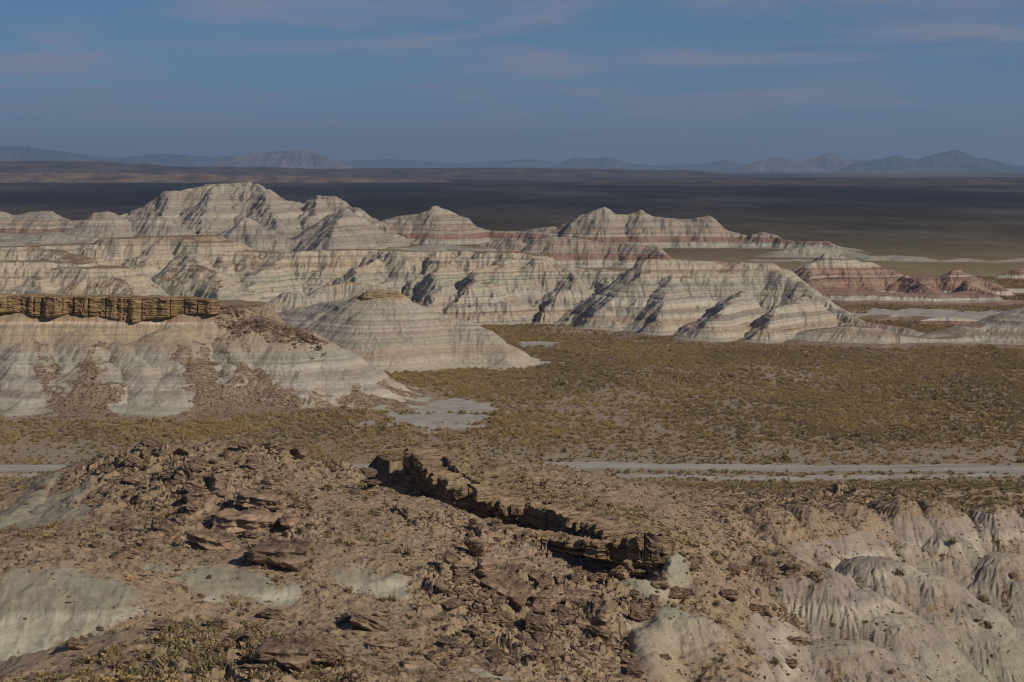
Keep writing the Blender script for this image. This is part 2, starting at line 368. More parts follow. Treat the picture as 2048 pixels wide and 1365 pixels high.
hills('clay_dome', m_white, [
    {'p': rr('140,472,1000;170,445,1005;195,424,1010;220,422,1010;240,436,1010;270,445,1010;290,438,1010;320,430,1010;345,442,1005;400,470,1000;440,490,990'), 'r': 3},
    {'p': rr('440,478,1000;490,432,1005;520,455,1000;600,485,990')}], 60, 680, 920, 1070, seed=6, s=0.8, spacing=15, lam=9, amp=1.0, warp=3, bed=0.4)
hills('red_banded_hill', m_red, [
    {'p': rr('760,447,1180;790,432,1180;830,428,1180;855,420,1180;875,411,1180;890,418,1180;905,429,1180;930,434,1180;950,450,1180;985,461,1180;1050,462,1170;1100,452,1165;1120,460,1165'), 'r': 2.2},
    ], 700, 1150, 1080, 1240, seed=8, s=0.8, spacing=17, lam=11, amp=1.1, warp=4, bed=0.4)
hills('red_banded_ridge', m_red, [
    {'p': rr('1105,462,1130;1130,448,1130;1160,427,1130;1205,413,1130;1235,427,1130;1250,428,1130;1275,419,1130;1300,431,1130;1345,436,1130;1375,438,1130;1415,430,1130;1435,448,1125;1480,468,1120;1500,472,1115;1530,463,1110;1560,476,1100;1600,482,1090;1650,480,1080;1700,497,1060;1740,509,1040'), 'r': 2.2},
    ], 1040, 1800, 960, 1200, seed=9, s=0.85, spacing=15, lam=10, amp=1.1, warp=4, bed=0.4)
hills('grey_gullied_hills', m_red, [
    {'p': rr('1070,480,900;1100,472,900;1150,474,900;1200,482,900;1260,486,895;1310,494,885;1330,510,870')},
    {'p': rr('960,487,940;1000,474,940;1040,480,930')}], 900, 1400, 800, 980, seed=10, s=0.85, spacing=11, lam=8, amp=0.9, warp=3, bed=0.4)
hills('low_red_domes', m_red, [
    {'p': rr('-250,418,1290;-100,430,1290;0,421,1290;20,432,1290;60,424,1290;95,421,1290;110,432,1290;140,441,1280;180,437,1280;230,440,1270'), 'r': 3}], -300, 280, 1180, 1350, seed=12, s=0.6, spacing=20, lam=12, amp=1.0, warp=4)
hills('low_scrub_hills', strata('pink_grey_clay', [(0, TAN), (2, (.30, .25, .20)), (4, MAUVE), (6, PINK), (9, GREY)], 0, 9, bumpd=0.4, grain=2), [
    {'p': rr('-280,462,1000;-60,458,1000;40,466,1000;110,462,990;180,474,980'), 'r': 4, 's': .35}, {'p': rr('-250,480,860;-40,478,860;60,484,860;160,486,850'), 'r': 4, 's': .35},
    {'p': rr('800,492,900;880,486,900;960,492,890'), 'r': 4, 's': .35}], -300, 1060, 780, 1080, seed=18, s=0.4, spacing=18, lam=9, amp=0.7, warp=4)
hills('pale_low_domes', strata('pale_grey_clay', [(0, GREY), (3, CREAM), (5, GREY), (9, PALE)], 0, 9, bumpd=0.4, grain=2), [
    {'p': rr('1740,512,960;1790,509,960;1830,512,950;1880,524,940;1930,516,950;1980,524,940;2040,516,950;2100,522,950;2250,515,950'), 'r': 4, 's': .45},
    {'p': rr('1560,500,1000;1620,490,1000;1680,498,1000;1740,512,980'), 'r': 4, 's': .45}], 1480, 2300, 880, 1040, seed=13, s=0.5, spacing=14, lam=8, amp=0.7, warp=3)
hills('red_striped_hill', m_stripe, [
    {'p': rr('1560,548,700;1600,534,700;1640,518,700;1660,506,700;1685,509,700;1720,521,700;1760,531,700;1815,549,695;1850,553,690;1895,552,690;1912,536,690;1935,548,690;1975,563,685;2010,585,680'), 'r': 1.2},
    {'p': rr('1815,549,690;1850,570,665;1870,590,655'), 'r': 1}, {'p': rr('1930,555,690;1945,568,665;1980,585,655;2020,608,645'), 'r': 1},
    {'p': rr('1640,518,700;1620,545,680;1600,570,665')},
    {'p': rr('1590,562,672;1680,576,660;1760,580,656;1850,586,652;1930,580,656;2010,598,648;2060,600,648;2200,590,655'), 's': .42, 'r': 2, 'spacing': 8}, {'p': rr('1560,545,715;1700,540,712;1850,560,705;2000,575,700;2120,575,700'), 's': .5, 'r': 3, 'spacing': 0},
    ], 1500, 2280, 600, 750, seed=14, s=0.78, spacing=9, lam=6, amp=0.7, warp=2.5, bed=0.3)
hills('red_far_hill', m_stripe, [
    {'p': rr('1950,572,790;2000,550,790;2035,538,790;2060,535,790;2120,548,790;2200,555,790'), 'r': 1.5}], 1900, 2280, 730, 840, toe=.6, seed=15, s=0.7, spacing=10, lam=6, amp=0.7, warp=2.5)
hills('low_red_knobs', m_stripe, [
    {'p': rr('1845,640,560;1880,632,562;1940,634,562;1975,642,560'), 's': 1.0}, {'p': rr('1740,640,575;1790,628,580;1840,636,575'), 's': .7}], 1700, 2100, 530, 600, toe=.4, seed=16, s=0.9, spacing=6, lam=4, amp=0.4, warp=1.5)
def rub_gully(g, z, rel, sl):
    return sstep(-0.1, -1.1, rel) * 0.4 * sstep(9, 1, z) + sstep(0.40, 0.18, sl) * 0.6 + sstep(.05, .5, fbm(g.X / 20, g.Y / 14, 3, 9)) * sstep(9, 13, z) * sstep(1.0, .55, sl) * .55
# middle yellow-topped ridge
hills('yellow_topped_ridge', m_cream, [
    {'p': rr('-260,495,640;-60,492,640;40,490,640;120,488,640;190,486,640;240,474,640;330,471,640;395,470,640;440,482,635;470,500,630'), 'w': 6},
    {'p': rr('470,500,630;560,504,625;640,500,625;740,497,625;800,500,620;850,502,620;900,500,620;1000,503,615;1060,508,612;1075,520,605'), 'w': 4},
    {'p': rr('1010,512,605;990,530,590;960,560,575;935,600,565;900,640,558'), 'r': 1.4},
    {'p': rr('740,500,625;725,530,600;700,560,580;690,600,560')},
    {'p': rr('1060,512,605;1150,534,600;1240,540,597;1300,548,595'), 'r': 2},
    {'p': rr('1150,534,600;1120,580,578;1100,620,565')}, {'p': rr('1240,540,597;1180,590,575;1150,630,560')},
    {'p': rr('860,500,620;880,525,600;885,560,580;870,600,565'), 'r': 1.2}, {'p': rr('330,472,640;300,500,620;285,540,600;280,570,585'), 'r': 3}, {'p': rr('120,490,640;150,510,615;190,545,590'), 'r': 4},
    {'p': rr('470,500,630;450,530,605;420,560,585')}, {'p': rr('560,504,625;520,540,595;480,580,570;450,600,560')},
    ], -300, 1400, 500, 690, q=0.0008, seed=20, s=0.80, spacing=24, spur=.70, lam=8, amp=1.1, warp=5.0, bed=0.35, rubble=rub_gully)
hills('layered_left_hills', m_cream, [
    {'p': rr('-260,525,520;-60,520,520;60,520,520;150,524,518;205,530,515'), 'w': 5, 's': .75},
    {'p': rr('60,520,520;80,560,500;90,600,485')}, {'p': rr('205,530,515;240,560,500;290,600,480')},
    {'p': rr('360,500,560;400,520,545;430,545,530;440,600,500')}], -300, 560, 430, 590, seed=21, s=0.85, spacing=16, spur=.72, lam=6, amp=0.8, warp=3.5, bed=0.35, rubble=rub_gully)
hills('pale_side_knolls', m_spur, [
    {'p': rr('540,600,500;570,582,502;600,580,502;640,600,500')}, {'p': rr('640,575,520;700,560,525;760,570,520;800,600,510')}], 480, 880, 450, 560, seed=22, s=0.8, spacing=7, lam=4.5, amp=0.6, warp=1.5)
# right centre hill with flat top
hills('flat_topped_hill', m_cream, [
    {'p': rr('1312,516,572;1360,517,575;1440,520,577;1530,524,575'), 'w': 2.5},
    {'p': rr('1530,524,575;1565,545,565;1600,565,558;1640,595,548;1680,620,540;1730,640,530;1800,655,520;1860,668,512;1895,682,506'), 'r': 2},
    {'p': rr('1312,516,572;1290,545,562;1250,580,555;1210,612,548;1180,640,545')},
    {'p': rr('1480,580,545;1450,610,525;1420,640,512')}, {'p': rr('1600,590,540;1560,620,520;1530,655,505')}, {'p': rr('1340,550,560;1330,590,545;1320,640,530')},
    ], 1100, 1960, 455, 625, q=0.0008, seed=24, s=0.78, spacing=19, lam=6.5, amp=0.65, warp=2.5, bed=0.35, rubble=rub_gully, spur=0.80)
hills('rounded_clay_toes', m_cream, [
    {'p': rr('1640,655,508;1700,648,506;1740,652,504;1790,668,500;1860,676,498;1920,670,500'), 'r': 4, 's': .5, 'spacing': 7}, {'p': rr('1890,660,508;1950,645,508;2000,640,508;2035,622,510;2080,605,512;2200,600,515'), 'r': 4, 's': .42, 'spacing': 9},
    {'p': rr('1700,652,512;1680,675,500')}], 1470, 2280, 465, 560, seed=25, s=0.75, spacing=8, lam=5, amp=0.5, warp=1.5, rubble=rub_gully)
# banded spur with a small yellow cap
hills('banded_spur', m_spur, [
    {'p': rr('560,620,480;640,604,475;700,594,468;725,586,463;800,585,462;815,600,462;860,622,460;920,636,458;960,655,455;1000,692,448;1022,725,440'), 'r': 1.5},
    ], 540, 1080, 420, 520, q=0.0007, seed=27, s=0.66, spacing=15, lam=5, amp=0.28, warp=1.5, bed=0.3, spur=0.9, rubble=lambda g, z, rel, sl: sstep(-0.3, -1.2, rel) * 0.4)
hills('salt_mound', strata('salt_clay', [(0, WHITE), (3, PALE)], 0, 3), [{'p': rr('1045,680,525;1062,675,527;1085,684,525'), 's': 0.5}], 1020, 1110, 505, 545, seed=28, spacing=0, lam=3, amp=0.15, warp=.6)
# left mesa
def rub_mesa(g, z, rel, sl):
    A_ = g.X / g.Y * F + 1024 + fbm(g.X / 7, g.Y / 7, 5, 5, .6) * 38; t = np.clip((386 - g.Y) / 28, 0, 1); fans = 0
    for a0, a1, w0, w1 in ((82, 112, 5, 18), (188, 182, 8, 58), (368, 445, 8, 66), (430, 560, 3, 70), (-90, -90, 10, 60), (-210, -230, 10, 60)):
        c_ = a0 + (a1 - a0) * t; w_ = w0 + (w1 - w0) * t ** 1.4; fans = np.maximum(fans, sstep(1.25, .8, np.abs(A_ - c_) / w_))
    fans = fans * sstep(14.5, 11, z + fbm(g.X / 3, g.Y / 3, 3, 8) * 2) * sstep(2.0, .4, rel)
    n3 = fbm(g.X / 5, g.Y / 5, 4, 6)
    nose = sstep(440, 470, A_) * sstep(10.5, 14.5, z + n3 * 3.0)
    foot = sstep(.05, .5, n3 + sstep(4, 1, z) * .5) * sstep(440, 500, A_) * sstep(5.5, 3.5, z) * .75
    toe = sstep(1.3, 0.1, z) * 0.6 * sstep(700, 640, A_)
    return np.clip(fans + nose + toe + foot + sstep(18, 19, z), 0, 1)
hills('brown_capped_mesa', m_mesa, [
    {'p': rr('-300,598,404;0,598,404;200,600,404;330,602,404;420,604,404'), 'w': 13, 's': 1.25, 'r': 1.0, 'spacing': 0},
    {'p': rr('-200,690,385;-180,760,370;-160,815,356'), 's': .85, 'r': 4, 'spacing': 0}, {'p': rr('-60,676,385;-60,748,370;-50,811,356'), 's': .85, 'r': 4, 'spacing': 0},
    {'p': rr('45,676,385;42,748,370;38,811,356'), 's': .9, 'r': 4.5, 'spacing': 0}, {'p': rr('135,676,385;130,728,374;128,771,367'), 's': .9, 'r': 3, 'spacing': 0},
    {'p': rr('250,671,386;285,728,373;312,808,357'), 's': .9, 'r': 4.5, 'spacing': 0}, {'p': rr('395,690,385;410,725,377;420,745,373'), 's': .9, 'r': 2, 'spacing': 0},
    {'p': rr('460,666,386;475,728,373;480,771,367'), 's': .8, 'r': 4, 'spacing': 0},
    {'p': rr('185,650,387;190,720,375;195,810,358'), 's': .42, 'r': 3, 'spacing': 0}, {'p': rr('365,650,387;400,720,375;440,810,358'), 's': .42, 'r': 3, 'spacing': 0}, {'p': rr('85,680,384;95,740,372;110,812,358'), 's': .42, 'r': 3, 'spacing': 0},
    {'p': rr('420,606,400;520,632,392;600,657,388;645,690,384;700,735,378;740,782,372;800,806,368;850,836,364'), 'r': 2.5, 's': .62, 'spacing': 13},
    {'p': rr('560,700,385;600,740,372;640,790,364')},
    ], -300, 900, 335, 470, q=0.0006, seed=31, s=0.8, spacing=16, lam=4.5, amp=0.26, warp=1.8, bed=0.28, rubble=rub_mesa, octs=5)
print('hills', time.time() - T0)

# ------------------------------------------------------------------ mountains and plateaus on the horizon
def far_mat(name, c1, c2, sc_=0.002):
    m = NT(name); n = m.noise(sc_, 6, 0.6)
    return m.done(m.ramp(n, [(0.38, c1), (0.62, c2)]))
m_mtn = far_mat('far_rock', (.035, .045, .055), (.10, .10, .11)); m_mesaf = far_mat('far_pink_rock', (.11, .095, .10), (.24, .19, .19)); m_plat = far_mat('far_scrub', (.045, .04, .04), (.11, .085, .07), 0.006)
def mountain(name, mat, pts, D, s, seed, depth=4000, w=0, sp=1200):
    pp = [(a, b, D) for a, b in pts]; p0 = min(p[0] for p in pts) - 160; p1 = max(p[0] for p in pts) + 160
    g = Grid(p0, p1, D - depth * 0.55, D + depth * 0.5, depth / D / 350, int((p1 - p0) * 0.7)); g.reach = depth * 1.2
    rng = np.random.default_rng(seed); k = depth / 40
    Xw = g.X + fbm(g.X / (k * 6), g.Y / (k * 6), 3, seed) * k * .35; Yw = g.Y + fbm(g.X / (k * 6), g.Y / (k * 6), 3, seed + 9) * k * .35
    z = np.full(g.X.shape, -100, f32); P3 = [P(*p) for p in pp]
    ridge(g, z, Xw, Yw, P3, s, k * 0.12, w)
    for q2 in spurs(P3, rng, sp, s, 0.8, hmin=10): ridge(g, z, Xw, Yw, q2, s * 1.1, k * 0.2)
    hm = max(p[2] for p in P3)
    z, mk = erode(g, z, depth * 0.12, hm * 0.05, 3, seed, low=5)
    g.z = (z + fbm(g.X / k, g.Y / k, 4, seed + 3) * hm * .03 * sstep(0, hm * .3, z) - hm * 0.02).astype(f32); return grid_mesh(name, g, mat, cut=g.z > -5)
mountain('mountain_range', m_mtn, rr('-250,300,0;-60,292,0;0,293,0;50,293,0;120,303,0;230,316,0;300,309,0;340,308,0;430,314,0;520,309,0;600,316,0;700,328,0') and [(-250, 300), (-60, 292), (0, 293), (50, 293), (120, 303), (230, 316), (300, 309), (340, 308), (430, 314), (520, 309), (600, 316), (690, 330)], 34000, 0.42, 40, 3200)
mountain('mesa_mountain', m_mesaf, [(450, 322), (500, 307), (560, 302), (600, 300), (625, 302), (650, 315), (700, 332)], 27000, 0.42, 41, 2200)
mountain('faint_range', m_mtn, [(680, 322), (780, 318), (850, 322), (920, 326), (1010, 321), (1060, 318), (1120, 324)], 46000, 0.42, 42, 3600)
mountain('flat_mountain', m_mtn, [(1110, 334), (1150, 315), (1190, 317), (1215, 313), (1250, 325), (1310, 330), (1390, 329), (1450, 319), (1490, 328), (1540, 334)], 38000, 0.42, 43, 3200)
mountain('pink_mesa_mountain', m_mesaf, [(1500, 330), (1525, 319), (1550, 315), (1590, 318), (1612, 331)], 30000, 0.42, 44, 2200)
mountain('twin_peak_mountain', m_mesaf, [(1600, 328), (1635, 313), (1658, 305), (1680, 314), (1720, 321)], 32000, 0.42, 45, 2500)
mountain('peak_mountain', m_mtn, [(1720, 322), (1760, 318), (1790, 311), (1830, 319), (1875, 307), (1912, 299), (1935, 312), (1980, 319), (2030, 331), (2150, 326), (2260, 322)], 30000, 0.42, 46, 3000)
mountain('snowy_range', far_mat('snow_rock', (.2, .19, .2), (.6, .55, .55), .004), [(1230, 331), (1262, 322), (1290, 326), (1330, 331)], 52000, 0.3, 47, 4000)
mountain('scrub_plateau', m_plat, [(-250, 321), (0, 323), (120, 323), (200, 328), (330, 334), (460, 334), (620, 338), (800, 337), (1000, 336), (1150, 338), (1300, 341)], 11500, 0.12, 50, 2500, w=300, sp=500)
mountain('low_hills', far_mat('low_hill_clay', (.09, .07, .06), (.22, .16, .13), .01), [(-250, 346), (0, 345), (130, 347), (250, 346), (380, 347), (460, 352), (560, 351), (650, 354), (760, 356), (860, 360)], 6500, 0.2, 51, 900, w=40, sp=150)
mountain('dark_rise', m_plat, [(1300, 361), (1450, 357), (1600, 358), (1750, 361), (1900, 360), (2260, 361)], 5600, 0.08, 52, 1200, w=100, sp=400)
print('mountains', time.time() - T0)

# ------------------------------------------------------------------ the plain
def pl(px, py): D = CH * F / (py - HZ); return (px - 1024) / F * D, D
BARE = [(800, 798, 7, 10), (860, 810, 11, 12), (915, 820, 10, 8), (870, 838, 11, 6), (830, 850, 9, 3), (925, 857, 6, 3), (955, 822, 6, 5), (1065, 689, 6, 9), (1060, 728, 6, 5), (1100, 727, 5, 4), (1900, 632, 36, 22), (1830, 626, 22, 16), (2010, 636, 28, 16), (1960, 640, 20, 10), (1600, 522, 30, 10)]
SPARSE = [(1240, 795, 8, 12), (1310, 802, 7, 7), (1180, 815, 14, 6), (1100, 806, 12, 5), (1240, 832, 8, 7), (1300, 856, 8, 8), (1330, 868, 7, 5), (1500, 812, 10, 8), (1565, 746, 9, 14), (1140, 665, 10, 20), (1205, 662, 8, 12), (1250, 680, 9, 10), (1000, 806, 10, 5), (700, 805, 8, 8), (1600, 905, 16, 5), (1850, 912, 18, 5), (60, 900, 14, 10), (350, 905, 10, 8)]
def ellipses(X, Y, lst, soft):
    wx = X + fbm(X / 7, Y / 14, 4, 60) * 4.0; wy = Y + fbm(X / 7, Y / 14, 4, 61) * 8.0; b = np.zeros(X.shape, f32)
    for px, py, rx, ry in lst:
        x, y = pl(px, py); b = np.maximum(b, sstep(1 + soft, 1 - soft, np.sqrt(((wx - x) / rx) ** 2 + ((wy - y) / ry) ** 2)))
    return b
def bare_mask(X, Y): return ellipses(X, Y, BARE, .25)
ROADC = [(-300, 934), (0, 935), (100, 936), (400, 935), (700, 933), (1000, 931), (1200, 932), (1400, 933), (1600, 935), (1800, 938), (2048, 941), (2350, 944)]
TRACK = [(900, 950), (1100, 947), (1300, 950), (1500, 952), (1700, 953), (1850, 953), (2048, 951), (2350, 950)]
def lane(X, Y, line, half):
    a = X / Y * F + 1024; py = np.interp(a, [p[0] for p in line], [p[1] for p in line]); yc = CH * F / (py - HZ)
    d = np.abs(Y - yc + fbm(X / 7, Y / 7, 3, 63) * 1.0)
    return sstep(half + 0.7, half - 0.5, d)
def veg_mask(X, Y):
    n = fbm(X / 25, Y / 40, 3, 65) * 0.6 + fbm(X / 6, Y / 6, 2, 66) * 0.3
    near = sstep(335, 300, Y) * 0.18
    return np.clip(0.80 + n * 0.45 - near, 0.05, 1) * (1 - bare_mask(X, Y)) * (1 - .7 * ellipses(X, Y, SPARSE, .5)) * (1 - lane(X, Y, ROADC, 3.4)) * (1 - lane(X, Y, TRACK, 1.6) * 0.85)

mg = NT('plain_soil'); x_, y_, z_ = mg.sep(mg.geo.outputs['Position'])
near = mg.ramp(mg.noise(0.8, 5, 0.7), [(0.3, (.24, .19, .135)), (0.55, (.33, .27, .20)), (0.75, (.40, .335, .25))])
scrub = mg.ramp(mg.noise(0.55, 5, 0.8), [(0.34, (.11, .085, .045)), (0.5, (.23, .17, .075)), (0.62, (.34, .255, .12))])
vg = mg.attr('veg')
dist = mg.rng(y_, 420, 900)
c = mg.mix(mg.math('MULTIPLY', mg.math('MULTIPLY', vg, 1.0), mg.rng(y_, 420, 700, .35, .95)), near, scrub)
farc = mg.ramp(mg.noise(0.010, 6, 0.72, stretch=(1, .35, 1)), [(0.34, (.045, .040, .028)), (0.5, (.085, .074, .05)), (0.66, (.15, .125, .085))])
c = mg.mix(mg.rng(y_, 850, 1250), c, farc)
farc2 = mg.ramp(mg.noise(0.0016, 7, 0.7, stretch=(1, .25, 1)), [(0.38, (.014, .016, .021)), (0.5, (.030, .031, .037)), (0.60, (.085, .073, .070))])  # dark distant scrub, with cloud shadow painted into its navy tone
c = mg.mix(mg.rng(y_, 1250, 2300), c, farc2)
c = mg.mix(mg.math('MULTIPLY', mg.rng(mg.noise(0.0004, 5, 0.7, stretch=(1, .5, 1)), 0.45, 0.62), mg.rng(y_, 6500, 10500)), c, (.19, .135, .115))
bc = mg.ramp(mg.noise(0.25, 5, 0.6), [(0.35, (.31, .285, .24)), (0.6, (.42, .39, .345))])
c = mg.mix(mg.rng(mg.math('ADD', mg.attr('bare'), mg.math('MULTIPLY', mg.math('SUBTRACT', mg.noise(1.0, 4, .7), .5), .5)), 0.35, 0.65), c, bc)
mg.bump(mg.noise(3.0, 4, 0.7), 0.12)
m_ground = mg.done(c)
gg = Grid(-300, 2350, 280, 1500, 0.0014, 1100)
gg.z = ground_z(gg.X, gg.Y); bm_ = bare_mask(gg.X, gg.Y); vm_ = veg_mask(gg.X, gg.Y)
road_m = lane(gg.X, gg.Y, ROADC, 3.4); track_m = lane(gg.X, gg.Y, TRACK, 1.6)
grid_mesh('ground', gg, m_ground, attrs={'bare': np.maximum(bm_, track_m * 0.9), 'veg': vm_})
gf = Grid(-1400, 3450, 1500, 90000, 0.02, 60); gf.z = ground_z(gf.X, gf.Y)
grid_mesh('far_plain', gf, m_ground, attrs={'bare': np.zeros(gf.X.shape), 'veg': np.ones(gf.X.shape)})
# the road is its own sheet on the plain
mr = NT('road_dust'); c = mr.ramp(mr.noise(0.35, 5, 0.65, stretch=(.03, 2.2, 1)), [(0.35, (.25, .225, .19)), (0.5, (.36, .335, .295)), (0.66, (.43, .405, .36))])
c = mr.mix(mr.rng(mr.noise(2.0, 4, .7), .55, .75, 0, .5), c, (.24, .21, .175)); mr.bump(mr.noise(2.5, 4, .7, stretch=(.2, 1, 1)), 0.06)
m_road = mr.done(c)
gr_ = Grid(-300, 2350, 281.5, 305, 0.0007, 1100)
gr_.z = ground_z(gr_.X, gr_.Y) + 0.03; rm_ = lane(gr_.X, gr_.Y, ROADC, 3.2)
grid_mesh('dirt_road', gr_, m_road, cut=rm_ > 0.5)
print('plain', time.time() - T0)

# ------------------------------------------------------------------ foreground terrain
CP = rr('-290,1500,92;-150,1500,90;100,1450,92;-260,1000,235;-100,1000,232;0,985,236;100,975,238;-260,1100,190;-100,1090,190;0,1050,198;60,1000,212;110,955,220;150,925,224;210,900,226;300,886,226;400,880,226;520,883,226;600,922,226;680,972,222;750,1000,222;'
        '200,960,212;300,960,208;400,960,207;500,960,207;600,965,207;120,1010,203;60,1060,192;0,1075,186;130,1070,190;'
        '250,1030,197;350,1030,195;450,1040,192;550,1040,192;650,1020,198;700,980,210;250,1080,186;320,1110,180;420,1110,178;520,1110,177;600,1090,182;700,1070,188;'
        '0,1100,170;100,1105,170;200,1140,168;-200,1120,168;60,1130,166;140,1150,165;230,1175,164;270,1205,163;60,1190,163.5;150,1225,161.5;50,1250,160.5;50,1320,156;-200,1250,160;180,1300,156;290,1260,160;350,1180,166;100,1360,150;250,1360,150;-150,1360,150;'
        '400,1135,172;500,1135,172;600,1130,173;700,1120,177;800,1120,178;400,1218,167.5;500,1218,167.5;600,1212,168;700,1205,171.5;800,1205,170;330,1225,163;450,1380,148;330,1380,146;560,1370,148;450,1240,166;'
        '820,1060,190;860,1000,208;780,1000,206;900,1140,178;870,1250,165;760,1270,161;700,1340,152;850,1340,155;640,1300,155;'
        '900,1010,214;960,1060,206;1000,1100,200;1060,1060,210;1100,1100,204;1150,1150,198;1200,1170,195;1000,1160,186;1000,1250,172;1050,1320,163;1100,1200,184;1180,1265,177;1180,1365,164;1280,1200,190;1280,1300,177;930,1350,157;'
        '840,900,242;900,905,244;1000,915,244;1080,925,246;950,960,230;1050,975,228;1150,1000,224;1220,1010,222;1300,1030,218;1310,1070,206;1280,1060,209;'
        '1180,945,252;1250,965,248;1350,985,242;1330,1040,222;1400,1015,238;1480,1020,245;1560,1005,255;1650,992,262;1800,985,266;1950,985,268;2100,982,270;2350,982,270;'
        '1350,1110,205;1400,1080,218;1500,1120,223;1450,1180,208;1550,1200,212;1400,1250,191;1350,1330,176;1480,1320,188;1560,1330,200;1600,1260,211;1700,1310,218;1640,1365,205;'
        '1600,1080,240;1700,1060,250;1800,1050,256;1700,1130,240;1800,1130,245;1880,1060,258;1980,1050,260;2080,1040,261;1780,1230,232;1850,1345,230;1950,1345,236;2050,1340,240;1940,1200,243;2050,1200,248;2200,1300,242;2350,1340,240;2250,1100,256;'
        '1750,1350,224;1250,1365,170;1450,1365,180;'
        '-260,1430,104;-60,1400,104;30,1352,107;140,1302,112;220,1268,114;320,1238,116;430,1226,118;520,1240,118;620,1280,117;260,1340,103;420,1320,104;560,1340,104;700,1390,108;100,1365,103;-200,1365,100;300,1430,92;800,1420,112;1000,1440,118;1200,1440,135;1500,1460,160;1900,1450,205;2300,1450,215')
cp = np.array([P(*p) for p in CP]); zn = np.array([(x, 300.0, 0.0) for x in np.linspace(-110, 110, 12)] + [(x, 284.0, 0.0) for x in np.linspace(-105, 105, 14)] + [(x, 268.0, 1.0) for x in np.linspace(-98, 15, 8)] + [(x, 252.0, 2.0) for x in np.linspace(-90, -12, 6)])
cp = np.concatenate([cp, zn])
def tps_fit(c, lam=0.6):
    n = len(c); d = np.hypot(c[:, None, 0] - c[None, :, 0], c[:, None, 1] - c[None, :, 1]); K = np.where(d > 0, d * d * np.log(d + 1e-9), 0) / 100
    Pm = np.c_[np.ones(n), c[:, :2]]; A = np.zeros((n + 3, n + 3)); A[:n, :n] = K + lam * np.eye(n); A[:n, n:] = Pm; A[n:, :n] = Pm.T
    return np.linalg.solve(A, np.r_[c[:, 2], 0, 0, 0])
def tps_eval(c, w, X, Y):
    out = w[-3] + w[-2] * X + w[-1] * Y
    for (a, b, _), k in zip(c, w[:-3]):
        d2 = (X - a) ** 2 + (Y - b) ** 2 + 1e-6; out = out + k * d2 * np.log(d2) * 0.5 / 100
    return out
W = tps_fit(cp, 1.5)
fg = Grid(-300, 2350, 84, 280.0, 0.0009, 1500); fg.reach = 14
cg = Grid(-300, 2350, 84, 280.0, 0.008, 260); cz = tps_eval(cp, W, cg.X, cg.Y)
base = cg.sample(fg.X, fg.Y, cz).astype(f32)
print('tps', time.time() - T0, float(np.abs(tps_eval(cp, W, cp[:, 0], cp[:, 1]) - cp[:, 2]).max()))
wx = fbm(fg.X / 9, fg.Y / 9, 3, 200) * 1.4; wy = fbm(fg.X / 9, fg.Y / 9, 3, 210) * 1.4
Xw = fg.X + wx; Yw = fg.Y + wy; zr = np.full(base.shape, -60, f32)
FR = [ # rounded clay spurs of the right-hand slope
    ('1470,1140,226;1560,1165,223;1640,1195,221;1700,1225,219;1760,1275,215;1800,1325,212', 1.0, 3.2), ('1580,1150,231;1640,1190,226;1680,1240,220;1710,1300,214', 1.0, 2.6),
    ('1690,1145,238;1760,1160,236;1830,1190,233;1890,1235,230;1930,1290,226;1945,1330,223', 1.0, 3.4), ('1800,1170,239;1850,1210,235;1880,1260,230', 1.0, 2.6),
    ('1930,1140,251;1990,1150,248;2050,1195,244;2080,1270,238', 1.0, 3.4), ('2100,1130,254;2160,1160,250;2220,1230,246', 1.0, 3),
    ('1400,1018,243;1450,1070,236;1490,1125,229', 1.25, 2.2), ('1490,1012,250;1530,1060,243;1565,1118,235', 1.25, 2.2), ('1570,1008,255;1610,1055,248;1640,1120,240', 1.25, 2.4), ('1660,1002,260;1690,1050,253;1715,1120,245', 1.25, 2.4),
    ('1750,1000,264;1790,1040,258;1820,1110,250', 1.25, 2.8), ('1830,1000,266;1870,1045,260;1890,1110,252;1900,1170,246', 1.2, 2.8), ('1960,1000,269;1990,1050,262;2010,1110,256', 1.2, 2.6), ('2080,1000,269;2110,1050,262;2140,1110,256', 1.2, 2.6),
    ('1350,1130,204;1400,1200,196;1450,1260,191;1500,1320,186', .8, 1.6), ('1340,1215,186;1370,1240,183;1420,1300,178;1450,1345,174', .85, 2.0), ('1340,1215,186;1310,1260,180;1300,1330,172', .85, 1.6),
    ('1322,1110,202;1300,1135,198;1270,1155,195', 1.1, 1.2), ('1375,1110,208;1385,1150,203;1400,1200,198', .8, 1.3), ('1600,1300,203;1680,1340,203;1760,1380,203', .6, 2.5),
    ('110,950,219;70,1000,208;20,1040,198', .7, 1.4), ('190,960,212;150,1010,203;110,1050,196', .8, 1.0)]
frng = np.random.default_rng(5)
for s_, sl_, r_ in FR:
    pts = [P(*p) for p in rr(s_)]
    ridge(fg, zr, Xw, Yw, [(a, b, c + (.3 if a < 26 else (1.5 if k else (-.2 if b > 235 else .5)) + (1.6 if 0 < k < len(pts) - 1 else 0))) for k, (a, b, c) in enumerate(pts)], sl_ * .95, r_ * (1.9 if pts[0][0] > 26 else 1.2))
pm = sstep(-0.3, 0.8, zr - base)                       # bare clay spurs
z = np.maximum(base, zr)
z = z + (beds(z, 290, .35, 1.5) - z) * sstep(1330, 1420, fg.X / fg.Y * F + 1024)
A = fg.X / fg.Y * F + 1024                             # bearing, in photo pixels
right = sstep(1320, 1400, A) * sstep(150, 190, fg.Y)
edge = sstep(280, 268, fg.Y)
z, mk = erode(fg, z, 5.0, 0.24, 3, 300, low=-40, mask=(0.2 + 0.8 * right * sstep(-.5, .5, fbm(fg.X / 9, fg.Y / 9, 2, 470))) * edge)
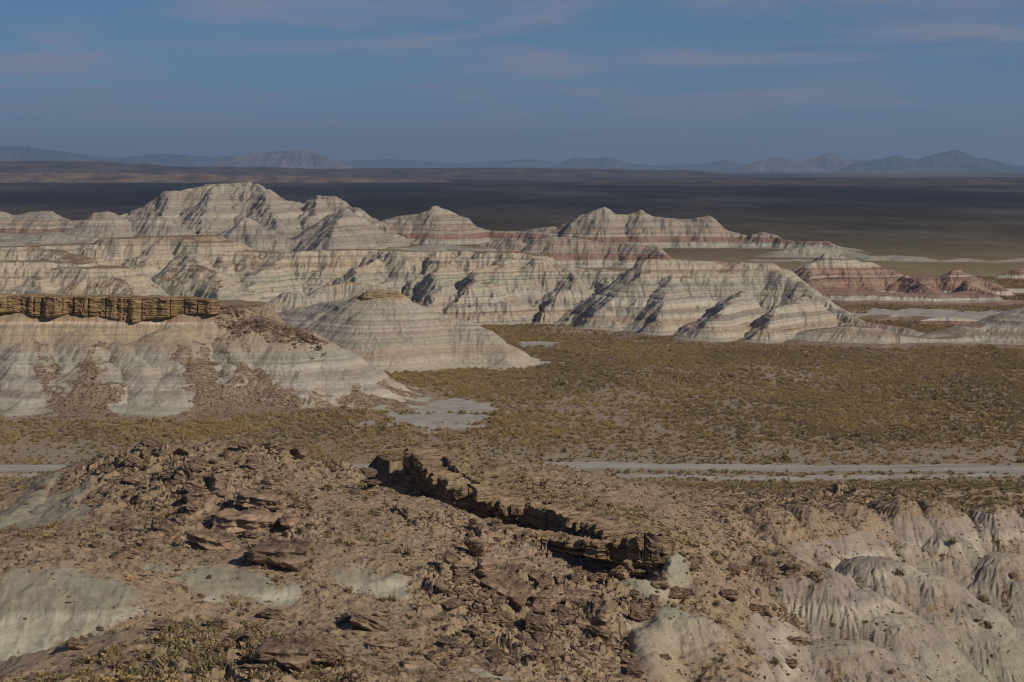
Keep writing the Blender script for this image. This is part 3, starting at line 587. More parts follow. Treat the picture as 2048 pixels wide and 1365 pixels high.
z, mk = erode(fg, z, 1.5, 0.13, 4, 320, low=-40, gain=.6, branch=1.8, mask=(0.35 + 0.65 * right) * (.35 + .65 * sstep(-.4, .4, fbm(fg.X / 3, fg.Y / 3, 3, 471))) * edge)
z = z + right * edge * fbm(fg.X / 1.4, fg.Y / 1.4, 4, 472, .6) * .10
# ledge plateau: raised bench that ends in the overhanging rim
LIP = [P(*p) for p in rr('800,925,243;822,893,240;850,935,233;905,975,226;960,985,223;1010,1003,219;1080,1018,215.5;1150,1040,211.5;1205,1052,208.5;1235,1075,205;1275,1083,202.5;1318,1080,202.5;1342,1070,206')]
lx = np.array([p[0] for p in LIP]); ly = np.array([p[1] for p in LIP])
def blob(px, py, rx, ry, soft=0.5, seed=0):
    """noisy ellipse on the land round the point seen at (px, py)"""
    x, y, _ = fg_probe.hit(px, py); i0, i1 = np.searchsorted(fg.D, (y - ry * 2 - 4, y + ry * 2 + 4)); out = np.zeros(fg.X.shape, f32); wX = BX[i0:i1]; wY = BY[i0:i1]
    out[i0:i1] = sstep(1 + soft, 1 - soft, np.sqrt(((wX - x) / rx) ** 2 + ((wY - y) / ry) ** 2)); return out
BX = fg.X + fbm(fg.X / 4, fg.Y / 4, 3, 400) * 1.6; BY = fg.Y + fbm(fg.X / 4, fg.Y / 4, 3, 410) * 1.6
fg.z = z.astype(f32); fg_probe = fg
# masks
bare = pm * (1 - right * sstep(-2.0, -.5, z + fbm(fg.X / 6, fg.Y / 6, 4, 453) * 1.0)) * (1 - right * .85 * sstep(.25, .6, fbm(fg.X / 3.5, fg.Y / 7, 4, 454)))
for k, (px, py, rx, ry) in enumerate([(120, 1190, 7, 4), (60, 1230, 8, 4.5), (210, 1205, 3.5, 3), (30, 1290, 8, 4), (60, 1320, 8, 6), (-20, 1330, 8, 7), (430, 1165, 3.2, 2.6), (500, 1180, 2.6, 2.4), (585, 1185, 1.8, 2.0), (715, 1160, 2.6, 2.4), (765, 1178, 2.4, 2.6),
                                      (90, 1010, 4, 5), (40, 1040, 5, 4), (150, 1030, 2.2, 3), (40, 1090, 2.5, 1.2), (300, 1140, 1.2, 1.2), (1250, 1140, 3, 2.5), (1330, 1120, 3, 4), (990, 1350, 2, 1.2), (1360, 1280, 5, 5)]):
    bare = np.maximum(bare, blob(px, py, rx, ry, 0.55, k))
fg.z = (fg.z + bare * (1 - right) * (fbm(fg.X / 3.2, fg.Y / 3.2, 3, 460) * .28 + (1 - np.abs(perlin(fg.X / .9 + fg.Y / 9, fg.Y / 5, 461))) * .07)).astype(f32)
rel = fg.z - fg.blur(fg.z, 2.5)
bare = np.clip(np.maximum(bare, (1 - .9 * right * sstep(-1.5, -.3, fg.z + fbm(fg.X / 5, fg.Y / 5, 4, 453) * 1.1)) * right * sstep(-0.15, 0.3, rel + fbm(fg.X / 4, fg.Y / 4, 4, 451) * .35) * sstep(266, 256, fg.Y + fbm(fg.X / 5, fg.Y / 5, 3, 452) * 5) * 0.9), 0, 1)
crag = 0
for k, (px, py, rx, ry) in enumerate([(260, 930, 6, 6), (330, 960, 6, 6), (380, 985, 7, 5), (450, 960, 5, 4), (300, 1000, 5, 4), (420, 1040, 6, 4), (500, 1050, 6, 4), (580, 1050, 4, 5), (330, 1070, 4, 4), (240, 900, 5, 3), (560, 920, 4, 3), (640, 930, 3, 3), (720, 960, 4, 3),
                                      (1000, 1080, 9, 3), (1120, 1090, 8, 2.5), (850, 930, 5, 5), (1200, 1130, 5, 4), (900, 1060, 5, 4), (1050, 1180, 8, 6), (1180, 1250, 8, 8), (950, 1200, 6, 6), (1050, 1300, 8, 6), (1230, 1200, 6, 5), (560, 1330, 5, 2.5), (640, 1350, 4, 3), (450, 1350, 5, 2), (1550, 1000, 8, 3), (1680, 990, 6, 3)]):
    crag = np.maximum(crag, blob(px, py, rx, ry, 0.6, 30 + k))
crag = crag * (1 - bare * 0.9)
def slabs(lam, seed, tilt, stretch=0.55):
    ang = 0.35; xr = (Xw * math.cos(ang) + Yw * math.sin(ang)) / lam * stretch; yr = (-Xw * math.sin(ang) + Yw * math.cos(ang)) / lam
    r, q, ax, ay, e = voronoi(xr, yr, seed)
    return (r - 0.35) + (ax * (r - .5) * 2 + ay * (q - .2)) * tilt - sstep(0.10, 0.0, e) * 0.5, e
s1, e1 = slabs(2.6, 500, 0.35); s2, e2 = slabs(1.0, 510, 0.35); s3, e3 = slabs(0.45, 520, 0.5, .8)
zc = crag * (s1 * 1.5 + s2 * 0.7 + s3 * 0.2)
gen = (1 - bare) * edge * (1 - right * .5)
zc = zc + gen * (np.maximum(s2 - 0.2, 0) * 0.6 * sstep(-.1, .35, fbm(fg.X / 6, fg.Y / 6, 3, 530)) + np.maximum(s3 - 0.1, 0) * 0.2)
zc = zc + gen * fbm(fg.X / 2.2, fg.Y / 2.2, 4, 540) * 0.16 + fbm(fg.X / 1.1, fg.Y / 1.1, 3, 545) * 0.03
z = fg.z + zc * edge
wgt = sstep(270, 279.5, fg.Y); z = z * (1 - wgt) + ground_z(fg.X, fg.Y) * wgt; 
# drop the land in front of the ledge rim
def lip_side(X, Y):
    """signed distance to the rim line; positive on the open side"""
    best = np.full(X.shape, 1e9, f32); sg = np.zeros(X.shape, f32); zt = np.zeros(X.shape, f32)
    for (x0, y0, z0), (x1, y1, z1) in zip(LIP[:-1], LIP[1:]):
        vx, vy = x1 - x0, y1 - y0; L = vx * vx + vy * vy; t = np.clip(((X - x0) * vx + (Y - y0) * vy) / L, 0, 1)
        ddx = X - x0 - t * vx; ddy = Y - y0 - t * vy; d = np.hypot(ddx, ddy); m = d < best
        best = np.where(m, d, best); sg = np.where(m, np.sign(vx * ddy - vy * ddx), sg); zt = np.where(m, z0 + t * (z1 - z0), zt)
    return best * -sg, zt
i0, i1 = np.searchsorted(fg.D, (185, 262)); j0, j1 = np.searchsorted(fg.a, ((700 - 1024) / F, (1420 - 1024) / F)); sl = (slice(i0, i1), slice(j0, j1))
sdist, ztop = lip_side(fg.X[sl] + wx[sl] * 0.25, fg.Y[sl] + wy[sl] * .25); zz = z[sl]
open_ = (sdist > -3.2) & (sdist < 9)
benchz = ztop - 0.25 + fbm(fg.X[sl] / 3, fg.Y[sl] / 3, 3, 555) * 0.2
zin = np.where(sdist < -3.2, np.maximum(zz, benchz - np.maximum(-sdist - 8, 0) * 0.7), zz)
cap = ztop - 4.6 - np.clip(sdist, 0, 9) * 0.2
zout = np.where(open_, np.minimum(zz, cap + 4.0 * sstep(3.5, 9, sdist) + fbm(fg.X[sl], fg.Y[sl], 2, 556) * .2), zin)
lw = sstep(1356, 1292, A[sl] + fbm(fg.X[sl] / 2, fg.Y[sl] / 2, 3, 557) * 8); z[sl] = zout * lw + zz * (1 - lw)
bench = np.zeros(z.shape, f32); bench[sl] = sstep(-2.3, -3.5, sdist) * sstep(-14, -10, sdist)
bare = bare * (1 - bench)
fg.z = z.astype(f32)
m_fore = strata('foreground_clay', [(-20, (.33, .30, .245)), (-17, (.36, .32, .25)), (-15, (.29, .265, .215)), (-12.5, (.32, .315, .245)), (-11.5, (.27, .255, .20)), (-9, (.33, .30, .245)), (-6.5, (.29, .25, .21)), (-5, (.35, .31, .24)), (-3.9, (.43, .39, .31)), (-2.9, (.29, .25, .215)), (-1, (.32, .27, .22)), (0.2, (.35, .275, .19)), (2, (.36, .31, .235)), (4, (.30, .29, .22)), (5.8, (.36, .34, .27)), (6.6, (.40, .38, .295)), (7.6, (.43, .41, .32)), (8.3, (.38, .36, .275)), (9.0, (.47, .45, .36)), (9.5, (.27, .255, .195)), (10.8, (.275, .26, .20)), (12.4, (.31, .275, .215)), (14, (.33, .27, .195)), (17, TAN), (22, TAN)], -20, 22, wob=0.6, fine=0.13, finescale=1.6, rub=(.28, .212, .143), rubvar=(.175, .127, .085), bumpd=0.11, grain=9, dust=(.31, .255, .19))
rubm = np.clip(1 - bare, 0, 1)
vegm = np.clip(bench * 0.75 + sstep(262, 274, fg.Y) * 0.8 + sstep(0.0, .6, fbm(fg.X / 8, fg.Y / 8, 3, 560)) * 0.25 * gen, 0, 1)
grid_mesh('rocky_hillside', fg, m_fore, attrs={'rubble': rubm * 0.95, 'veg': vegm * .8}, smooth=True)
# coarser land beyond the frame on both sides and towards the camera
for p0, p1, d0, d1 in ((-1700, -298, 50, 281), (2348, 3700, 50, 281), (-300, 2350, 50, 84.2), (-1700, -298, 279.8, 1502), (2348, 3700, 279.8, 1502)):
    ga = Grid(p0, p1, d0, d1, .006, 260); zg = ground_z(ga.X, ga.Y)
    if d0 < 200:
        Xc = np.clip(ga.X, -.376 * np.maximum(ga.Y, 84), .376 * np.maximum(ga.Y, 84)); zb_ = tps_eval(cp, W, Xc, np.maximum(ga.Y, 84)).astype(f32) + fbm(ga.X / 4, ga.Y / 4, 4, 900) * .4 * sstep(278, 260, ga.Y)
        w_ = sstep(270, 279.5, ga.Y); ga.z = zb_ * (1 - w_) + zg * w_ - .12
        grid_mesh('outer_hillside', ga, m_fore, attrs={'rubble': np.ones(ga.X.shape), 'veg': np.full(ga.X.shape, .2)})
    else:
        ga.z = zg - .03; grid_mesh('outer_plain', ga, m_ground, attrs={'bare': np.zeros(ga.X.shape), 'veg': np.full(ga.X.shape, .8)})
print('foreground', time.time() - T0)

# ------------------------------------------------------------------ rock and shrub materials
def rock_mat(name, cols, var=0.25, scale=1.0):
    m = NT(name); tcn = m.t.nodes.new('ShaderNodeTexCoord'); v = tcn.outputs['Object']
    c = m.ramp(m.noise(1.3 * scale, 6, 0.7, vec=v), [(0.3, cols[0]), (0.5, cols[1]), (0.7, cols[2])])
    lay = m.noise(1.6 * scale, 4, 0.65, vec=v, stretch=(.3, .3, 6)); c = m.mix(1.0, c, m.ramp(lay, [(.36, (.45, .43, .42)), (.5, (1, 1, 1)), (.64, (1.3, 1.25, 1.2))]), 'MULTIPLY')
    oi = m.t.nodes.new('ShaderNodeObjectInfo'); rd = oi.outputs['Random']
    c = m.mix(1.0, c, m.ramp(rd, [(0, (1 - var, 1 - var, 1 - var)), (.5, (1, .97, .93)), (1, (1 + var, 1 + var * .9, 1 + var * .75))]), 'MULTIPLY')
    m.bump(m.math('ADD', m.noise(4 * scale, 5, 0.75, vec=v), m.math('MULTIPLY', lay, 2.2)), 0.22); return m.done(c)
m_rock = rock_mat('brown_sandstone', [(.15, .105, .075), (.245, .18, .127), (.34, .26, .19)])
m_rub = rock_mat('rubble_stone', [(.18, .135, .095), (.28, .22, .155), (.38, .31, .235)], 0.35)
m_cliff = rock_mat('cliff_sandstone', [(.17, .115, .07), (.29, .205, .12), (.40, .30, .18)], 0.0, 0.5)
m_cliff_t = rock_mat('tan_ledge_sandstone', [(.20, .145, .095), (.31, .23, .15), (.42, .33, .225)], 0.0, 0.6)
m_cliff_y = rock_mat('yellow_ledge_sandstone', [(.30, .235, .15), (.38, .30, .19), (.45, .37, .245)], 0.0, 0.5)
def shrub_mat(name, a, b, c3):
    m = NT(name); oi = m.t.nodes.new('ShaderNodeObjectInfo'); c = m.ramp(oi.outputs['Random'], [(0, a), (.5, b), (1, c3)])
    tcn = m.t.nodes.new('ShaderNodeTexCoord'); c = m.mix(1.0, c, m.ramp(m.noise(5, 3, .7, vec=tcn.outputs['Object']), [(.3, (.6, .6, .6)), (.7, (1.25, 1.2, 1.1))]), 'MULTIPLY'); return m.done(c)
m_gold = shrub_mat('golden_scrub', (.36, .257, .122), (.44, .33, .17), (.31, .242, .135))
m_grey = shrub_mat('grey_scrub', (.27, .205, .13), (.36, .28, .175), (.22, .175, .105))
m_olive = shrub_mat('olive_scrub', (.22, .20, .11), (.30, .255, .14), (.36, .29, .16))

# ------------------------------------------------------------------ rock shapes
import bmesh
def rock_mesh(name, seed, dims, mat, sub=2, rough=0.06, npts=15, flatness=0.0):
    rng = np.random.default_rng(seed); bm = bmesh.new()
    for i in range(npts):
        v = rng.normal(size=3); v /= np.linalg.norm(v); v = np.sign(v) * np.abs(v) ** 0.55
        v = v * rng.uniform(0.82, 1.05); bm.verts.new((v[0] * dims[0] / 2, v[1] * dims[1] / 2, v[2] * dims[2] / 2))
    r = bmesh.ops.convex_hull(bm, input=bm.verts); bmesh.ops.delete(bm, geom=[e for e in set(r['geom_interior'] + r['geom_unused']) if isinstance(e, bmesh.types.BMVert)], context='VERTS')
    for k in range(sub): bmesh.ops.subdivide_edges(bm, edges=bm.edges[:], cuts=1, use_grid_fill=True); bmesh.ops.triangulate(bm, faces=bm.faces[:])
    bm.normal_update(); co = np.array([v.co for v in bm.verts]); n = np.array([v.normal for v in bm.verts]); d = max(dims)
    p = co / d * 5 + seed
    disp = (perlin(p[:, 0] + p[:, 2] * .7, p[:, 1] + p[:, 2] * 1.3, seed) + .5 * perlin(p[:, 0] * 2.3, p[:, 1] * 2.3 + p[:, 2] * 4, seed + 1)) * rough * d
    lay = perlin(co[:, 2] / dims[2] * 6, np.zeros(len(co)) + .4, seed + 3) * rough * 1.1 * d
    nn = n * disp[:, None]; hn = n.copy(); hn[:, 2] = 0; co = co + nn + hn * lay[:, None]
    for v, c_ in zip(bm.verts, co): v.co = c_
    me = bpy.data.meshes.new(name); bm.to_mesh(me); bm.free(); me.materials.append(mat); return me
def shrub_mesh(name, seed, n, mat, w=1.0, h=0.7, blade=0.16):
    rng = np.random.default_rng(seed); co = []; fc = []
    for i in range(n):
        a = rng.uniform(0, 2 * math.pi); e = math.asin(rng.uniform(0.0, 1)); rr_ = rng.uniform(.45, 1.0) * (0.75 + .35 * math.sin(a * 3 + seed))
        c = np.array([math.cos(a) * math.cos(e) * w / 2 * rr_, math.sin(a) * math.cos(e) * w / 2 * rr_, math.sin(e) * h * rr_ + .02])
        d = c / (np.linalg.norm(c) + 1e-6) + rng.normal(size=3) * .45; d /= np.linalg.norm(d); t = np.cross(d, rng.normal(size=3)); t /= np.linalg.norm(t)
        l = blade * rng.uniform(.6, 1.3); wd = l * .42; k = len(co)
        co += [c - t * wd, c + t * wd, c + d * l]; fc.append((k, k + 1, k + 2))
    me = bpy.data.meshes.new(name); me.from_pydata([tuple(v) for v in co], [], fc); me.update(); me.materials.append(mat); return me
ROCKS = [rock_mesh('rock', 10 + i, d, m_rock, 4, .05, 16) for i, d in enumerate([(1, .75, .55), (1, .6, .4), (1, .85, .7), (1, .5, .28), (1, .9, .35), (1, .7, .9), (1, .45, .6), (1, .8, .5)])]
RUBS = [rock_mesh('rubble_rock', 40 + i, d, m_rub, 1, .05, 12) for i, d in enumerate([(1, .75, .55), (1, .6, .35), (1, .85, .6), (1, .5, .4), (1, .8, .3), (1, .9, .7)])]
SHR = [shrub_mesh('shrub_leaves', 70 + i, 150, m, 1, .62, .17) for i, m in enumerate([m_gold, m_gold, m_gold, m_grey, m_grey, m_olive])]
TUFT = [shrub_mesh('tuft_leaves', 80 + i, 70, m, 1, .7, .26) for i, m in enumerate([m_grey, m_olive, m_gold, m_olive])]

def scatter(name, pts, size, meshes, seed, label, cat, sz=None):
    """one 'stuff' object: small rocks or shrubs instanced on points"""
    rng = np.random.default_rng(seed); n = len(pts)
    me = bpy.data.meshes.new(name); me.vertices.add(n); me.vertices.foreach_set('co', pts.astype(f32).reshape(-1))
    rot = np.stack([rng.normal(0, .12, n), rng.normal(0, .12, n), rng.uniform(0, 6.28, n)], 1).astype(f32)
    if sz is None: sz = np.stack([size, size * rng.uniform(.75, 1.1, n), size * rng.uniform(.7, 1.2, n)], 1)
    me.attributes.new('rot', 'FLOAT_VECTOR', 'POINT').data.foreach_set('vector', rot.reshape(-1))
    me.attributes.new('scl', 'FLOAT_VECTOR', 'POINT').data.foreach_set('vector', sz.astype(f32).reshape(-1))
    me.attributes.new('pick', 'INT', 'POINT').data.foreach_set('value', rng.integers(0, len(meshes), n).astype(np.int32))
    o = bpy.data.objects.new(name, me); sc.collection.objects.link(o); tag(o, label, cat, None, 'stuff')
    for m_ in {x.materials[0].name: x.materials[0] for x in meshes}.values(): me.materials.append(m_)
    ng = bpy.data.node_groups.new(name, 'GeometryNodeTree'); ng.interface.new_socket('Geometry', in_out='INPUT', socket_type='NodeSocketGeometry'); ng.interface.new_socket('Geometry', in_out='OUTPUT', socket_type='NodeSocketGeometry')
    N = ng.nodes; gi = N.new('NodeGroupInput'); go = N.new('NodeGroupOutput'); iop = N.new('GeometryNodeInstanceOnPoints'); g2i = N.new('GeometryNodeGeometryToInstance')
    for msh in reversed(meshes):
        po = bpy.data.objects.new(msh.name + '_source', msh)
        oi = N.new('GeometryNodeObjectInfo'); oi.inputs[0].default_value = po; ng.links.new(oi.outputs['Geometry'], g2i.inputs[0])
    def na(nm, dt):
        a = N.new('GeometryNodeInputNamedAttribute'); a.data_type = dt; a.inputs[0].default_value = nm; return a.outputs[0]
    ng.links.new(gi.outputs[0], iop.inputs['Points']); ng.links.new(g2i.outputs[0], iop.inputs['Instance']); iop.inputs['Pick Instance'].default_value = True
    ng.links.new(na('pick', 'INT'), iop.inputs['Instance Index']); ng.links.new(na('scl', 'FLOAT_VECTOR'), iop.inputs['Scale'])
    e2r = N.new('FunctionNodeEulerToRotation'); ng.links.new(na('rot', 'FLOAT_VECTOR'), e2r.inputs[0]); ng.links.new(e2r.outputs[0], iop.inputs['Rotation'])
    ng.links.new(iop.outputs[0], go.inputs[0]); md = o.modifiers.new('scatter', 'NODES'); md.node_group = ng
    return o

# shrubs over the plain
rng = np.random.default_rng(11)
n = 260000; D = np.sqrt(rng.uniform(281 ** 2, 800 ** 2, n)); a = rng.uniform(-.37, .37, n); X = D * a; Y = D
vmk = veg_mask(X, Y); keep = rng.random(n) < vmk * (0.5 + 0.5 * sstep(700, 500, Y))
X, Y = X[keep], Y[keep]; Z = ground_z(X, Y)
for nm, (g, _) in FORM.items():
    ins = (Y > g.D[0]) & (Y < g.D[-1]) & (X / Y > g.a[0]) & (X / Y < g.a[-1]); hz = g.sample(X, Y); kill = ins & (hz > Z + 0.3); X, Y, Z = X[~kill], Y[~kill], Z[~kill]
print('plain shrubs', len(X))
# colour drifts: golden and grey shrubs grow in patches
nz = fbm(X / 30, Y / 45, 3, 90) + rng.normal(0, .30, len(X)); size = rng.lognormal(-.02, .28, len(X)) * (1.0 - .25 * sstep(330, 300, Y)) * .80
gold = nz > -0.12; pts = np.stack([X, Y, Z - .03], 1)
scatter('golden_scrub', pts[gold], size[gold], SHR[:3], 12, 'carpet of low golden scrub bushes covering the flat plain', 'scrub')
scatter('grey_scrub', pts[~gold], size[~gold], SHR[3:], 13, 'drifts of low grey and olive scrub bushes between the golden ones on the plain', 'scrub')

# foreground rubble and tufts
def pick_vertices(g, wgt, n, seed):
    rng = np.random.default_rng(seed); area = g.Y.astype(np.float64) ** 2; p = (wgt * area).reshape(-1); p = np.maximum(p, 0); cs = np.cumsum(p); i = np.searchsorted(cs, rng.random(n) * cs[-1])
    i = np.clip(i, 0, len(cs) - 1); return np.stack([g.X.reshape(-1)[i] + rng.normal(0, .05, n), g.Y.reshape(-1)[i] + rng.normal(0, .05, n), g.z.reshape(-1)[i]], 1), i
gul = sstep(0.15, -0.5, rel)
clump = sstep(-.15, .5, fbm(fg.X / 5, fg.Y / 5, 3, 600))
rw = (0.25 + 1.0 * clump + 2.2 * crag + right * (gul * 2.8 + .5)) * (1 - bare * .90) * (1 - bench * .5) * edge * sstep(274, 262, fg.Y) * sstep(84, 90, fg.Y)
pts, _ = pick_vertices(fg, rw, 95000, 21); size = np.random.default_rng(22).lognormal(-1.5, .5, len(pts))
scatter('rubble', pts, size, RUBS, 23, 'loose brown rock rubble strewn over the foreground slopes', 'rubble')
tw = (0.15 + sstep(0.0, .5, fbm(fg.X / 7, fg.Y / 7, 3, 610)) + bench * 1.4 + sstep(120, 112, fg.Y) * 2.0 + sstep(255, 266, fg.Y) * 4) * (1 - bare * .98) * (1 - crag * .6)
pts, _ = pick_vertices(fg, tw, 15000, 31); size = np.random.default_rng(32).lognormal(-.75, .35, len(pts))
scatter('dry_tufts', pts, size, TUFT, 33, 'small dry grass tufts and low scrub dotted over the foreground hillside', 'scrub')
g, rub = FORM['brown_capped_mesa']
pts, _ = pick_vertices(g, rub * sstep(.3, .8, rub) * (g.z > .2) * (g.z < 19) * (g.Y < 400), 34000, 41); size = np.random.default_rng(42).lognormal(-1.65, .55, len(pts))
scatter('scree', pts, size, RUBS, 43, 'brown scree filling the gullies below the capped mesa', 'scree')
gp_ = np.random.default_rng(44); n_ = 700; t_ = gp_.random(n_); D_s = 393 - 9 * t_ - np.abs(gp_.normal(0, 2.6, n_)) + 1.5; X_s = (425 + 225 * t_ + gp_.normal(0, 6, n_) - 1024) / F * D_s
scatter('cap_rubble', np.stack([X_s, D_s, g.sample(X_s, D_s)], 1), gp_.lognormal(-.6, .45, n_), ROCKS, 45, 'broken brown cap rocks strewn down the nose of the mesa', 'rubble')
pts, _ = pick_vertices(fg, crag ** 2 * sstep(84, 90, fg.Y), 1500, 46)
scatter('broken_rock', pts, np.random.default_rng(47).lognormal(-.65, .4, len(pts)), ROCKS, 48, 'broken brown blocks heaped among the crags and in the rubble bowl', 'rubble')
print('scatter', time.time() - T0)

# ------------------------------------------------------------------ cliffs: bedded, jointed rock walls
def cliff(name, mat, path, height, seed, du=0.16, dv=0.12, bed=(.45, 1.1), block=(.9, 2.8), depth=.55, inward=3.0, undercut=0.0, under_in=1.5, rough=.1, ztopvar=.35, side=1, wobble=1.1):
    rng = np.random.default_rng(seed); path = np.array(path, float); seg = np.hypot(*np.diff(path[:, :2], axis=0).T); L = np.r_[0, np.cumsum(seg)]; U = np.arange(0, L[-1], du)
    x = np.interp(U, L, path[:, 0]); y = np.interp(U, L, path[:, 1]); zt = np.interp(U, L, path[:, 2])
    k = max(1, int(1.2 / du)); ker = np.ones(2 * k + 1) / (2 * k + 1); sm = lambda v: np.convolve(np.pad(v, k, mode='edge'), ker, 'valid'); x, y, zt = sm(x), sm(y), sm(zt)
    tx, ty = np.gradient(x), np.gradient(y); l = np.hypot(tx, ty) + 1e-9; nx, ny = ty / l * side, -tx / l * side
    wob = fbm(U / 6, np.zeros_like(U) + seed, 3, seed) * wobble
    hv = height(U / L[-1]) if callable(height) else np.full(len(U), float(height)); hv = hv * (1 + .15 * perlin(U / 5, np.zeros_like(U), seed + 2))
    nv = int(float(hv.max()) / dv) + 1; V = np.linspace(0, 1, nv)
    Z = zt[None, :] - V[:, None] * hv[None, :]
    # beds
    b = [0.0]
    while b[-1] < hv.max() * 1.3: b.append(b[-1] + rng.uniform(*bed))
    b = np.array(b); dep = V[:, None] * hv[None, :] + .18 * perlin(U / 4, np.zeros_like(U), seed + 4)[None, :]
    bi = np.searchsorted(b, np.maximum(dep, 0)) ; off = np.zeros(dep.shape)
    bpos = (dep - b[np.clip(bi - 1, 0, len(b) - 1)]); bth = np.diff(np.r_[b, b[-1] + 1])[np.clip(bi - 1, 0, len(b) - 1)]
    # joints shared through the wall, plus blocks of each bed
    def blocks(w0, w1, sd):
        r2 = np.random.default_rng(sd); e = [0.0]
        while e[-1] < L[-1] + 3: e.append(e[-1] + r2.uniform(w0, w1))
        e = np.array(e); i = np.searchsorted(e, U); i = np.clip(i, 1, len(e) - 1); dist = np.minimum(U - e[i - 1], e[i] - U); return r2.random(len(e) + 2)[i], dist
    br, bd = blocks(2.0, 6.5, seed + 9); off += ((br - .5) * depth * 1.1 - sstep(.22, 0, bd) * depth * 1.0)[None, :]
    for kk in range(bi.max() + 1):
        r3, d3 = blocks(*block, seed + 100 + kk); row = (r3 - .5) * depth * .9 - sstep(.14, 0, d3) * depth * .45 + rng.uniform(-.5, .5) * depth * .7
        off = np.where(bi == kk, off + row[None, :], off)
    off -= sstep(.10, 0, bpos) * .22 * depth / .55; off += .10 * np.sin(np.clip(bpos / bth, 0, 1) * math.pi)
    off += rough * (fbm(np.broadcast_to(U / .9, dep.shape), Z / .5, 3, seed + 20))
    off += V[:, None] * .25 - undercut * sstep(.45, .95, V)[:, None] * (0.75 + .5 * perlin(U / 4, np.zeros_like(U) + 9, seed + 6))[None, :] + wob[None, :]
    ztv = (br - .5) * ztopvar * 1.5 + perlin(U / 1.2, np.zeros_like(U), seed + 8) * .2 * ztopvar / .35
    Z += ztv[None, :] * (1 - V[:, None])
    XX = x[None, :] + nx[None, :] * off; YY = y[None, :] + ny[None, :] * off
    rows = []
    for tI, dz_ in [(inward * f_, -.9 if f_ == 1 else (.05 if f_ < .3 else -.02)) for f_ in (1, .93, .86, .79, .72, .65, .58, .51, .44, .37, .3, .24, .18, .12, .07, .03)]:
        o2 = off[0] - tI; nzz = ztv * (1 - tI / inward) + (perlin(U / .8, np.zeros_like(U) + tI / .8, seed + 30) * .14 + perlin(U / .35, np.zeros_like(U) + tI / .35, seed + 31) * .07)
        rows.append((x + nx * o2, y + ny * o2, zt + nzz + dz_))
    ends = [(x + nx * (off[-1] - under_in * t), y + ny * (off[-1] - under_in * t), Z[-1] - t * .5) for t in (.5, 1.0)] 
    GX = np.vstack([r[0] for r in rows] + [XX] + [e[0] for e in ends]); GY = np.vstack([r[1] for r in rows] + [YY] + [e[1] for e in ends]); GZ = np.vstack([r[2] for r in rows] + [Z] + [e[2] for e in ends])
    class G: pass
    g = G(); g.X, g.Y, g.z = GX, GY, GZ
    return grid_mesh(name, g, mat, smooth=False)
cliff('mesa_caprock', m_cliff, [P(*p) for p in rr('-300,592,389.5;-100,592,389;60,594,388.5;200,595,388.5;330,597,388.5;425,602,389.5;438,606,396')], lambda t: 4.1 + .5 * np.sin(t * 11) + .5 * np.sin(t * 27 + 1) - 2.6 * np.clip(t * 6 - 5, 0, 1), 3, du=.2, dv=.14, bed=(.35, 1.5), block=(.8, 4.5), depth=.5, wobble=1.6, inward=8, rough=.2, ztopvar=.3)
cliff('overhanging_ledge', m_cliff_t, LIP, lambda t: 4.6 + .8 * np.sin(t * 9), 5, du=.11, dv=.09, bed=(.5, 1.5), block=(1.0, 3.6), depth=1.25, inward=5.0, undercut=1.9, under_in=2.2, rough=.15, ztopvar=.9, wobble=1.3)
cliff('rim_ledge', m_cliff_t, [P(*p) for p in rr('1370,1016,235;1420,1016,239;1480,1012,244;1560,1008,251')], 1.5, 7, du=.12, dv=.09, bed=(.25, .6), depth=.5, inward=2, ztopvar=.5)
cliff('rim_ledge', m_cliff_t, [P(*p) for p in rr('1600,1003,256;1680,998,261;1740,996,264;1810,998,266;1880,992,268')], lambda t: .7 + .6 * np.sin(t * 3.14), 17, du=.12, dv=.09, bed=(.2, .5), block=(.5, 2.2), depth=.9, inward=2, ztopvar=.7, wobble=1.8)
cliff('rim_ledge', m_cliff_t, [P(*p) for p in rr('1940,996,268;2010,994,269;2100,994,269;2250,994,269')], lambda t: .8 + .5 * np.sin(t * 5), 18, du=.14, dv=.1, bed=(.2, .5), block=(.5, 2.2), depth=.9, inward=2, ztopvar=.7, wobble=1.8)
cliff('crest_ledge', m_cliff_t, [P(*p) for p in rr('225,905,224;270,925,219;310,945,214;350,965,209;400,985,205;460,1000,202')], lambda t: 1.3 + 1.2 * np.sin(t * 3.1), 15, du=.12, dv=.09, bed=(.25, .7), block=(.6, 2.4), depth=1.0, inward=2.5, undercut=.5, ztopvar=.8, wobble=1.6)
cliff('inner_ledge', m_cliff_t, [P(*p) for p in rr('960,1040,212;1030,1060,208;1100,1072,206;1180,1082,204;1225,1090,203')], 1.6, 9, du=.12, dv=.09, bed=(.3, .6), depth=.7, inward=1.8, ztopvar=.7)
cliff('spur_cap', m_cliff_y, [P(*p) for p in rr('716,592,461;730,583,459;765,581,459;800,583,459;808,592,461')], 1.8, 11, du=.2, dv=.15, bed=(.3, .7), depth=.07, rough=.06, wobble=.5, inward=3)
print('cliffs', time.time() - T0)

